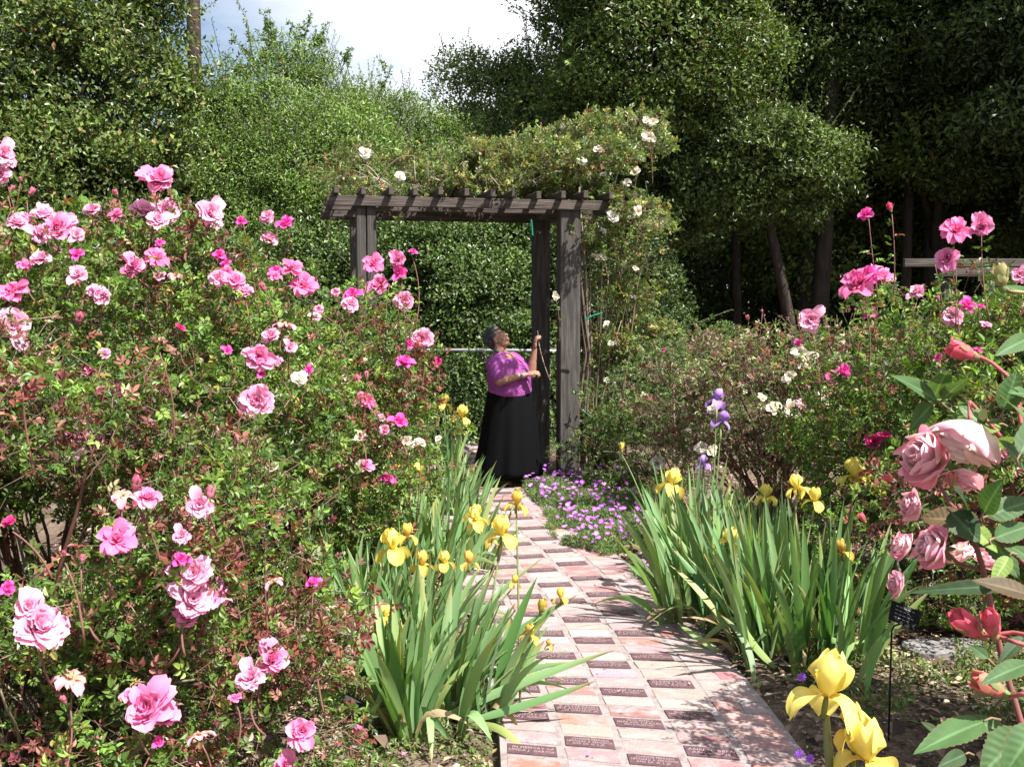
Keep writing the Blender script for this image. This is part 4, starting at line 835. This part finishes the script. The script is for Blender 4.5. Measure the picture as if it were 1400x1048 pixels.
# ------------------------------------------------------------------ plant labels, stone, rail
pb = G(1215, 1005); pb = np.array([*pb[:2], 0]); pt_ = P(1237, 841, pb[1])-pb
t = thing('plant_label', 'black tilted plant label on a thin stake, right of the tall dark irises', 'plant label', pb)
Rm = (Matrix.Rotation(math.radians(12), 3, 'Y') @ Matrix.Rotation(math.radians(52), 3, 'X') @ Matrix.Rotation(math.radians(-12), 3, 'Z'))
b = MB(); box(b, pt_, (.120, .085, .003), M3=np.array(Rm), bev=.001); b.obj('plate', 'black', t)
b = MB(); R3 = np.array(Rm); 
for k in range(4):
    for j in range(5-k % 2): box(b, pt_+R3@np.array([-.035+j*.016, .026-k*.016, .0022]), (.011, .003, .0006), M3=R3, bev=.0002)
b.obj('writing', 'labelink', t)
b = MB(); tube(b, [(0, 0, -.02), (0, 0, pt_[2]*.5), (0, 0, pt_[2]-.06), (.01, 0, pt_[2]-.04), (pt_[0], .012, pt_[2]-.032)], .0038, 6); b.obj('stake', 'black', t, smooth=True)
lb_ = P(536, 1046, 3.85); lb_[2] = 0; pc = P(487, 963, 3.95)-lb_
t = thing('plant_label', 'narrow dark plant label on a silvery stake, left of the nearest iris clump', 'plant label', lb_)
Rm = (Matrix.Rotation(math.radians(28), 3, 'Y') @ Matrix.Rotation(math.radians(50), 3, 'X')); b = MB(); box(b, pc, (.105, .05, .003), M3=np.array(Rm), bev=.001); b.obj('plate', 'black', t)
b = MB(); tube(b, [(.0, 0, -.02), pc*.5, pc+[.02, .01, -.02]], .0035, 6); b.obj('stake', 'alu', t, smooth=True)
def stone(label, px, py, rx, ry, h):
    c = G(px, py); b = MB(); a = np.linspace(0, 2*math.pi, 18, endpoint=False); rr = 1+.10*np.sin(a*2+1)+.07*np.sin(a*5)
    v = []
    for q, z in ((1.0, -.02), (1.0, h*.6), (.94, h*.95), (.6, h), (.0, h)):
        v += [(rx*q*x*math.cos(y), ry*q*x*math.sin(y), z+.004*math.sin(y*3)) for x, y in zip(rr, a)]
    f = [[l*18+k, l*18+(k+1) % 18, (l+1)*18+(k+1) % 18, (l+1)*18+k] for l in range(4) for k in range(18)]
    b.add(v, f); b.obj('stepping_stone', 'stone', label=label, cat='stone', loc=(*c[:2], 0))
stone('flat grey stepping stone in the mulch right of the black plant label', 1292, 888, .19, .13, .03)
stone('small pale stone on the soil left of the nearest iris clump', 470, 1022, .06, .05, .03)
rl = thing('wooden_rail', 'grey weathered wooden rail and post behind the right pink rose bush', 'rail fence', (*P(1294, 400, 7.2)[:2], 0))
b = MB(); box(b, (0, 0, .94), (.07, .07, 1.92)); b.obj('post', 'wood', rl)
for dz, dy in ((1.885, -.055), (1.97, .6)):
    b = MB(); box(b, (.6, 0, 0), (1.35, .035, .06), bev=.004); b.obj('rail', 'beam', rl, loc=(0, dy, dz-.0))
b = MB(); box(b, (.55, .6, .97), (.07, .07, 1.93)); b.obj('post', 'wood', rl)

# ------------------------------------------------------------------ foreground rose branches at the right
FD = 1.25
fg = thing('rose_branch', 'branches with large pale pink roses, red buds and broad leaves at the right edge', 'rose bush', (1.0, 1.3, 0))
fl0 = np.array([1.0, 1.3, 0.]); sb = MB(); lb = MB()
def big_leaf(mb, base, tip, w, nrm_hint, col, fold=.18, curve=.12, nl=27, ns=13):
    base, tip = np.array(base), np.array(tip); ax_ = tip-base; Ln = np.linalg.norm(ax_); D = ax_/Ln; S = nrm(np.cross(D, nrm_hint)); N = np.cross(S, D)
    t = np.linspace(0, 1, nl); s = np.linspace(-1, 1, ns); wt = np.sin(np.pi*np.clip(t, 0, 1)**.72)**.85*(1-.12*t); wt[0] = .02; wt[-1] = .0
    T, S_ = np.meshgrid(t, s, indexing='ij')
    ser = 1+.05*np.where((np.arange(nl) % 2)[:, None] == 0, 1, -1)*(np.abs(S_) > .95)
    v = base+D*(Ln*T)[..., None]+S*(S_*wt[:, None]*w/2*ser)[..., None]+N*((np.abs(S_)*fold*w*wt[:, None]*.5)-curve*Ln*(T-.3)**2+.020*w*np.sin((T*Ln-np.abs(S_)*w*.22)/Ln*52)*np.minimum(1, np.abs(S_)*3)*(1-np.abs(S_)**4)+.03*w*np.sin(T*5+base[0]*90)*S_)[..., None]
    i = np.arange(nl-1)[:, None]*ns+np.arange(ns-1)[None]; f = np.stack([i, i+1, i+ns+1, i+ns], -1).reshape(-1, 4)
    c = np.broadcast_to(col, (nl, ns, 3)).copy(); mid = (np.abs(S_) < .05); c[mid] = c[mid]*1.5+.03; c *= (1+.10*np.sin(T*9+S_*4+base[1]*50))[..., None]; ed = np.abs(S_) > .97; c[ed] = c[ed]*.8+np.array([.05, .01, .005])
    mb.add(v.reshape(-1, 3), f, np.clip(c.reshape(-1, 3), 0, 1))
LG = (.058, .118, .038); LD = (.034, .064, .026); LY = (.16, .24, .05); LB = (.09, .062, .03); LW = (.08, .14, .058)
BIG = [((1282, 548), (1222, 510), 34, LG, 1.3), ((1276, 545), (1297, 500), 32, LG, 1.3), ((1275, 552), (1240, 590), 32, LG, 1.3), ((1290, 545), (1325, 512), 30, LG, 1.3), ((1352, 590), (1312, 552), 32, LW, 1.25), ((1372, 560), (1392, 505), 36, LG, 1.2), ((1365, 580), (1325, 590), 26, LY, 1.25),
       ((1410, 460), (1362, 484), 26, LG, 1.1), ((1425, 470), (1370, 470), 22, LG, 1.15), ((1372, 545), (1408, 575), 34, LW, 1.15), ((1350, 612), (1400, 600), 28, LY, 1.15), ((1400, 640), (1370, 600), 32, LG, 1.15),
       ((1330, 715), (1310, 660), 40, LD, 1.1), ((1345, 700), (1370, 655), 38, LG, 1.1), ((1350, 705), (1420, 680), 36, LW, 1.1), ((1318, 712), (1258, 706), 50, LB, 1.1), ((1300, 700), (1340, 740), 46, LD, 1.12), ((1360, 735), (1415, 715), 34, LG, 1.05), ((1325, 715), (1366, 755), 26, LY, 1.1),
       ((1345, 720), (1395, 790), 40, LG, 1.1), ((1400, 800), (1238, 806), 26, LD, 1.0), ((1415, 815), (1330, 790), 34, LB, 1.0), ((1380, 745), (1420, 770), 34, LW, 1.05), ((1380, 760), (1355, 800), 24, LY, 1.05),
       ((1408, 905), (1342, 932), 30, LG, .98), ((1345, 985), (1252, 1024), 44, LG, .95), ((1385, 1010), (1320, 975), 34, LG, .98), ((1400, 1000), (1340, 1060), 64, LW, .92), ((1420, 990), (1370, 1060), 50, LG, .9), ((1405, 960), (1378, 940), 24, LG, 1.0), ((1350, 900), (1325, 880), 18, LG, 1.1), ((1400, 870), (1365, 905), 22, LD, 1.05),
       ((1420, 405), (1370, 388), 18, LG, 1.3), ((1400, 420), (1362, 408), 16, LG, 1.3), ((1395, 620), (1430, 560), 44, LW, 1.1), ((1400, 655), (1450, 640), 40, LG, 1.1), ((1410, 540), (1380, 535), 24, LG, 1.2), ((1320, 1030), (1285, 1046), 24, LD, 1.2), ((1290, 1010), (1262, 985), 18, LD, 1.3)]
for a, c_, wd, col, d in BIG:
    A = P(*a, d+R.uniform(-.03, .03)); C = P(*c_, d+R.uniform(-.07, .05)); nh = nrm(np.array([R.uniform(-.5, .5), -.75, .75+R.uniform(-.3, .4)]))
    big_leaf(lb, A-fl0, C-fl0, wd*d/FPX, nh, np.array(col)*R.uniform(.85, 1.15))
    tube(sb, [A-fl0, A-fl0+(A-C)*.12, A-fl0+(A-C)*.2+[.004, 0, -.004]], [.0012, .0013, .0014], 5, (.20, .14, .07))
def cane(pp, r0, r1, col): 
    q = np.array([P(x, y, d)-fl0 for x, y, d in pp]); n_ = len(q); t = np.linspace(0, n_-1, n_*4); r0 *= .8; tube(sb, np.stack([np.interp(t, range(n_), q[:, k]) for k in range(3)], 1), np.linspace(r0, r1, n_*4), 7, col)
RD = (.42, .10, .10); BR = (.20, .07, .06); GRs = (.20, .26, .09)
cane([(1440, 700, 1.2), (1400, 600, 1.2), (1385, 520, 1.22), (1355, 495, 1.25), (1330, 484, 1.27)], .0032, .0022, RD)
cane([(1440, 640, 1.2), (1380, 610, 1.22), (1345, 570, 1.22), (1325, 548, 1.22), (1326, 575, 1.2)], .003, .0022, RD)
cane([(1420, 870, 1.0), (1385, 864, 1.02), (1352, 868, 1.03), (1335, 870, 1.04)], .0028, .0022, RD)
cane([(1420, 885, 1.0), (1390, 878, 1.0), (1366, 870, 1.02), (1362, 862, 1.02)], .0028, .0022, RD)
cane([(1430, 940, .98), (1400, 948, .98), (1378, 952, 1.0), (1366, 946, 1.0)], .0030, .0024, (.50, .14, .14))
cane([(1430, 1100, 1.05), (1370, 900, 1.1), (1345, 780, 1.1), (1325, 715, 1.1), (1310, 690, 1.12)], .0045, .0025, BR)
cane([(1425, 790, 1.05), (1372, 745, 1.08), (1335, 712, 1.1)], .003, .002, BR)
cane([(1450, 660, 1.2), (1400, 600, 1.22), (1393, 540, 1.25)], .003, .002, (.15, .05, .05))
cane([(1440, 395, 1.3), (1400, 400, 1.3), (1380, 398, 1.3), (1370, 390, 1.3)], .0028, .002, (.30, .24, .10))
cane([(1345, 780, 1.1), (1310, 770, 1.12), (1285, 745, 1.12)], .0026, .002, BR)
cane([(1335, 715, 1.1), (1300, 690, 1.15), (1283, 660, 1.2)], .0026, .002, BR)
sb.obj('stems', 'stem', fg, smooth=True); lb.obj('foliage', 'bigleaf', fg, smooth=True)
HT = dict(nu=12, nv=13, ruff=.010, cup=.62, jitter=.04, aj=4, mt='softpetal')
BG1 = rose_mesh('bloom', (.98, .80, .70), (.97, .52, .60), 21, layers=((2, 1.04, 172, 42), (3, 1.12, 178, 8), (3, 1.06, 168, -6), (3, .98, 130, -6, .9), (4, .9, 90, 2, .6), (4, .85, 50, 6, .42)), base=(.98, .78, .58), W=.46, **HT)
BG2 = rose_mesh('bloom', (.98, .60, .64), (.96, .32, .48), 22, layers=((3, 1.0, 165, 85), (3, 1.08, 170, 30), (3, 1.04, 155, 8), (4, .98, 120, 2, .8), (4, .92, 80, 2, .55), (4, .86, 40, 4, .36)), base=(.96, .80, .68), W=.44, **HT)
BG3 = rose_mesh('bloom', (.98, .56, .64), (.96, .36, .54), 23, layers=((2, 1.0, 160, 75), (3, 1.05, 160, 12), (3, 1.0, 130, 0, .9), (3, .95, 80, 2, .6), (3, .9, 35, 4, .4)), base=(.96, .80, .70), W=.42, **HT)
for me, px, py, d, sp, ax_ in ((BG1, 1340, 578, 1.17, 112, (-.45, .02, -.80)), (BG2, 1284, 632, 1.24, 92, (-.72, -.22, .30)), (BG3, 1318, 640, 1.22, 60, (-.3, -.3, -.7)), (BG3, 1258, 695, 1.3, 50, (-.85, -.1, .35)), (BG2, 1288, 752, 1.10, 66, (-.75, -.12, .22)), (BG3, 1244, 752, 1.15, 46, (-.8, -.1, .5)),
                           (BG3, 1236, 800, 1.3, 42, (-.9, -.1, .1)), (BG1, 1316, 766, 1.2, 46, (-.4, -.1, .8)), (BG3, 1352, 772, 1.15, 40, (-.3, -.3, .8))):
    put('bloom', me, P(px, py, d), ax_, sp*d/FPX*.92, fg, ploc=fl0)
BUD1 = bud_mesh('bud', (.78, .14, .20), (.34, .24, .12), -.04, 1.0); BUD2 = bud_mesh('bud', (.62, .22, .16), (.24, .30, .12), -.1, 1.15); BUD3 = bud_mesh('bud', (.45, .40, .18), (.22, .30, .11), -.1, 1.0)
for me, px, py, d, sp, ax_ in ((BUD1, 1330, 486, 1.26, 70, (-1, -.2, .35)), (BUD1, 1340, 866, 1.04, 92, (-1, -.1, .75)), (BUD1, 1360, 868, 1.02, 72, (-.35, -.1, 1)), (BUD2, 1372, 948, 1.0, 84, (-1, -.1, .55)), (BUD3, 1370, 392, 1.3, 60, (-.2, -.1, 1)), (BUD2, 1302, 666, 1.2, 36, (0, 0, 1)), (BUD2, 1368, 700, 1.15, 30, (0, 0, 1)), (BUD1, 1220, 655, 1.3, 26, (-1, 0, .3)), (BUD1, 1182, 712, 1.5, 24, (-.5, 0, .8))):
    put('bud', me, P(px, py, d), ax_, sp*d/FPX, fg, ploc=fl0)

# ------------------------------------------------------------------ the woman
D0 = 9.72
def W(px, py, dy=0.0): return P(px, py, D0)+np.array([0, dy, 0])
pw = np.array([*W(683, 660)[:2], 0.]); pw[0] = W(690, 660)[0]
per = thing('person', 'woman in a magenta top and long black skirt looking up beside the right pergola post', 'person', pw)
def capsule(mb, a, b_, ra, rb, sides=14, sq=(1, 1)):
    a, b_ = np.array(a), np.array(b_); T = nrm(b_-a); n = 4; P_ = []; r_ = []
    for k in range(n+1): th = math.pi/2*(1-k/n); P_.append(a-T*ra*math.sin(th)); r_.append(max(ra*math.cos(th), .0005))
    for k in range(n+1): th = math.pi/2*k/n; P_.append(b_+T*rb*math.sin(th)); r_.append(max(rb*math.cos(th), .0005))
    tube(mb, P_, r_, sides)
def ell(mb, c, r, rot=None, nu=14, nv=20, col=(.5, .5, .5)):
    th = np.linspace(.02, math.pi-.02, nu); ph = np.linspace(0, 2*math.pi, nv, endpoint=False); T, H = np.meshgrid(th, ph, indexing='ij')
    v = np.stack([np.sin(T)*np.cos(H)*r[0], np.sin(T)*np.sin(H)*r[1], np.cos(T)*r[2]], -1).reshape(-1, 3)
    if rot is not None: v = v@np.asarray(rot).T
    i = np.arange(nu-1)[:, None]*nv; j = np.arange(nv)[None]; j2 = (j+1) % nv
    f = np.stack([i+j, i+nv+j, i+nv+j2, i+j2], -1).reshape(-1, 4); n0 = mb.n
    mb.add(v+np.asarray(c), f, col)
    mb.F.append(np.array([list(range(n0, n0+nv))])); mb.F.append(np.array([list(range(n0+(nu-1)*nv, n0+nu*nv))[::-1]]))
def remeshed(mb, name, m, parent, vox, smooth_it=3, label=None):
    o = mb.obj('tmp', m); md = o.modifiers.new('r', 'REMESH'); md.mode = 'VOXEL'; md.voxel_size = vox; md.use_smooth_shade = True
    s = o.modifiers.new('s', 'SMOOTH'); s.iterations = smooth_it; s.factor = .5
    me = bpy.data.meshes.new_from_object(o.evaluated_get(bpy.context.evaluated_depsgraph_get())); me.name = name
    me.materials.clear(); me.materials.append(M[m]); old = o.data; bpy.data.objects.remove(o); bpy.data.meshes.remove(old)
    me.polygons.foreach_set('use_smooth', np.ones(len(me.polygons), bool))
    q = bpy.data.objects.new(name, me); COL.objects.link(q); q.parent = parent; return q
# head frame: looks up to the right, a little towards the camera
yaw = math.radians(-18); pit = math.radians(33)
hf = np.array([math.cos(pit)*math.cos(yaw), math.cos(pit)*math.sin(yaw), math.sin(pit)]); hs = nrm(np.cross(UP, hf)); hu = np.cross(hf, hs)
HR = np.stack([hf, hs, hu], 1)
hc = W(680, 463)-pw
def H(x, y, z): return hc+HR@np.array([x, y, z])
bb = MB()
ell(bb, H(-.012, 0, .022), (.092, .074, .088), HR); ell(bb, H(.022, 0, -.030), (.064, .060, .078), HR); ell(bb, H(.050, 0, -.085), (.030, .034, .022), HR)
capsule(bb, H(.078, 0, .008), H(.096, 0, -.022), .009, .015); ell(bb, H(.086, 0, -.052), (.014, .026, .009), HR); ell(bb, H(.082, 0, -.064), (.014, .024, .009), HR)
for s in (-1, 1):
    ell(bb, H(-.004, s*.074, -.012), (.016, .009, .029), HR); ell(bb, H(.066, s*.030, .022), (.018, .026, .008), HR); ell(bb, H(.052, s*.040, -.025), (.024, .022, .024), HR)
neck = W(684, 492)-pw
capsule(bb, H(-.02, 0, -.06), neck, .056, .064)
# trunk under the clothes
ell(bb, W(690, 505)-pw, (.150, .175, .17)); ell(bb, W(694, 540)-pw, (.175, .19, .15)); ell(bb, W(690, 492)-pw, (.11, .18, .07))
ell(bb, W(690, 580)-pw, (.19, .20, .22))
# legs and ankles
for px, dy in ((682, -.08), (697, .09)):
    capsule(bb, W(px, 590, dy)-pw, W(px, 630, dy)-pw, .085, .055); capsule(bb, W(px, 630, dy)-pw, W(px-1, 655, dy)-pw, .055, .036)
    f0 = W(px-1, 660, dy)-pw; capsule(bb, f0+[-.02, 0, .012], f0+[.11, -.02, .004], .032, .028)
# arms: near arm bent across the body, far arm raised to the post
S1 = W(677, 497, -.17)-pw; E1 = W(684, 517, -.25)-pw; H1 = W(719, 510, -.20)-pw
S2 = W(700, 494, .15)-pw; E2 = W(726, 512, .06)-pw; H2 = W(731, 478, .02)-pw
for S_, E_, H_ in ((S1, E1, H1), (S2, E2, H2)):
    capsule(bb, S_, E_, .060, .050); capsule(bb, E_, E_+(H_-E_)*.5, .050, .038); capsule(bb, E_+(H_-E_)*.45, H_, .038, .023)
def hand(mb, wrist, d, palmn, curl, sc_=1.0):
    d = nrm(np.array(d, float)); palmn = nrm(palmn-np.dot(palmn, d)*d); s = np.cross(d, palmn); pc_ = wrist+d*.045*sc_
    ell(mb, pc_, (.046*sc_, .038*sc_, .016*sc_), np.stack([d, s, palmn], 1))
    for k, ln in enumerate((.070, .078, .073, .058)):
        a = pc_+d*.036*sc_+s*(.027-.018*k)*sc_; ang = curl*(1+.12*k); d1 = nrm(d*math.cos(ang*.5)+palmn*math.sin(ang*.5)); d2 = nrm(d*math.cos(ang*1.3)+palmn*math.sin(ang*1.3)); d3 = nrm(d*math.cos(ang*2)+palmn*math.sin(ang*2))
        b1 = a+d1*ln*.45*sc_; b2 = b1+d2*ln*.3*sc_; b3 = b2+d3*ln*.25*sc_
        capsule(mb, a, b1, .0095, .0088, 8); capsule(mb, b1, b2, .0088, .008, 8); capsule(mb, b2, b3, .008, .0068, 8)
    a = pc_-d*.015*sc_+s*.032*sc_; m1 = a+(d*.5+s*.65+palmn*.45)*.034*sc_; m2 = m1+(d*.9+s*.1+palmn*.5)*.028*sc_; capsule(mb, a, m1, .013, .011, 8); capsule(mb, m1, m2, .011, .008, 8)
hand(bb, H1, (1, -.05, .25), np.array([.1, .4, -.9]), .9); hand(bb, H2, (.05, -.1, 1), np.array([.9, .2, 0]), .7)
remeshed(bb, 'body', 'skin', per, .006, 3)
for s in (-1, 1):
    b = MB(); ell(b, H(.070, s*.031, .006), (.011, .013, .009), HR, 8, 12); b.obj('eye', 'white', per, smooth=True)
    b = MB(); ell(b, H(.078, s*.032, .007), (.005, .006, .006), HR, 8, 10); b.obj('iris_of_eye', 'black', per, smooth=True)
# hair: short, covers crown, back and temples
hb = MB(); ell(hb, H(-.030, 0, .036), (.094, .084, .088), HR); ell(hb, H(-.060, 0, -.005), (.055, .070, .075), HR); ell(hb, H(.010, 0, .078), (.062, .06, .040), HR)
for k in range(40):
    q = rdir(1)[0]; q = q*[1, 1, 1]; 
    if q[0] > .35 or q[2] < -.5: continue
    ell(hb, H(-.03+q[0]*.090, q[1]*.080, .036+q[2]*.086), (.020, .020, .014), HR, 7, 8)
remeshed(hb, 'hair', 'hair', per, .007, 2)
# top
tb = MB()
def ring_loft(mb, rings, n=40, fold=0, seed=0, cap=True):
    a = np.linspace(0, 2*math.pi, n, endpoint=False); v = []
    for (c, rx, ry, fo) in rings:
        q = 1+fo*(np.sin(a*9+seed)*.6+np.sin(a*14+1.3+seed)*.4); v.append(np.stack([c[0]+rx*q*np.cos(a), c[1]+ry*q*np.sin(a), np.full(n, c[2])+fo*.12*np.sin(a*9+seed)], 1))
    m_ = len(rings); i = np.arange(m_-1)[:, None]*n; j = np.arange(n)[None]; j2 = (j+1) % n
    mb.add(np.concatenate(v), np.stack([i+j, i+j2, i+n+j2, i+n+j], -1).reshape(-1, 4))
    n0 = mb.n-m_*n; mb.F.append(np.array([list(range(n0, n0+n))[::-1]])); mb.F.append(np.array([list(range(n0+(m_-1)*n, n0+m_*n))]))
def c3(px, py): return W(px, py)-pw
ring_loft(tb, [(c3(697, 540), .190, .215, .0), (c3(697, 533), .205, .225, .01), (c3(697, 527), .196, .22, .005), (c3(696, 518), .202, .22, .012), (c3(695, 508), .200, .215, .0), (c3(693, 498), .172, .205, .0), (c3(690, 490), .125, .190, .0), (c3(687, 484), .085, .12, .0), (c3(686, 481), .07, .085, .0)])
for S_, E_ in ((S1, E1), (S2, E2)): capsule(tb, S_, S_+(E_-S_)*.72, .085, .076)
ell(tb, c3(708, 508)+np.array([0, -.06, 0]), (.085, .10, .09)); ell(tb, c3(708, 508)+np.array([0, .08, 0]), (.085, .10, .09))
remeshed(tb, 'blouse', 'shirt', per, .008, 3)
# neckline opening seen as skin, and the beads lying on it
nb = MB(); pts_ = [H(-.06, -.055, -.075), c3(689, 487)+[0, -.10, .0], c3(700, 493)+[.02, -.125, 0], c3(710, 503)+[.05, -.10, 0], c3(716, 511)+[.05, -.04, 0], c3(714, 503)+[.05, .04, 0], c3(703, 492)+[.02, .09, 0]]
t_ = np.linspace(0, 6, 46); q = np.array(pts_); q = np.stack([np.interp(t_, range(7), q[:, k]) for k in range(3)], 1)
for k_ in q: ell(nb, k_, (.011, .011, .011), None, 6, 8)
nb.obj('necklace', 'beads', per, smooth=True)
kb = MB(); rg_ = []
for py, x0, x1, fo in ((529, 668, 725, .0), (536, 666, 727, .004), (550, 663, 730, .012), (575, 659, 734, .025), (600, 655, 736, .035), (625, 650, 738, .045), (640, 647, 740, .055), (648, 645, 741, .06)):
    rg_.append((c3((x0+x1)/2, py), (x1-x0)/2*D0/FPX, min(.30, (x1-x0)/2*D0/FPX*1.02), fo))
a = np.linspace(0, 2*math.pi, 90, endpoint=False)
ring_loft(kb, rg_, 90, seed=2); kb.obj('skirt', 'skirt', per, smooth=True)
for px, dy in ((680, -.08), (696, .09)):
    b = MB(); f0 = W(px, 660, dy)-pw; f0[2] = 0
    ell(b, f0+[.03, -.01, .040], (.125, .047, .026), None, 10, 18); ell(b, f0+[-.03, 0, .052], (.058, .045, .034), None, 10, 18)
    remeshed(b, 'shoe', 'shoe', per, .007, 2)
b = MB()
for k in range(3): tube(b, [W(712+k*1.2, 511, -.21)-pw+[.0, .035*math.cos(x), .035*math.sin(x)] for x in np.linspace(0, 6.28, 14)], .003, 5)
b.obj('bracelets', 'steel', per, smooth=True)
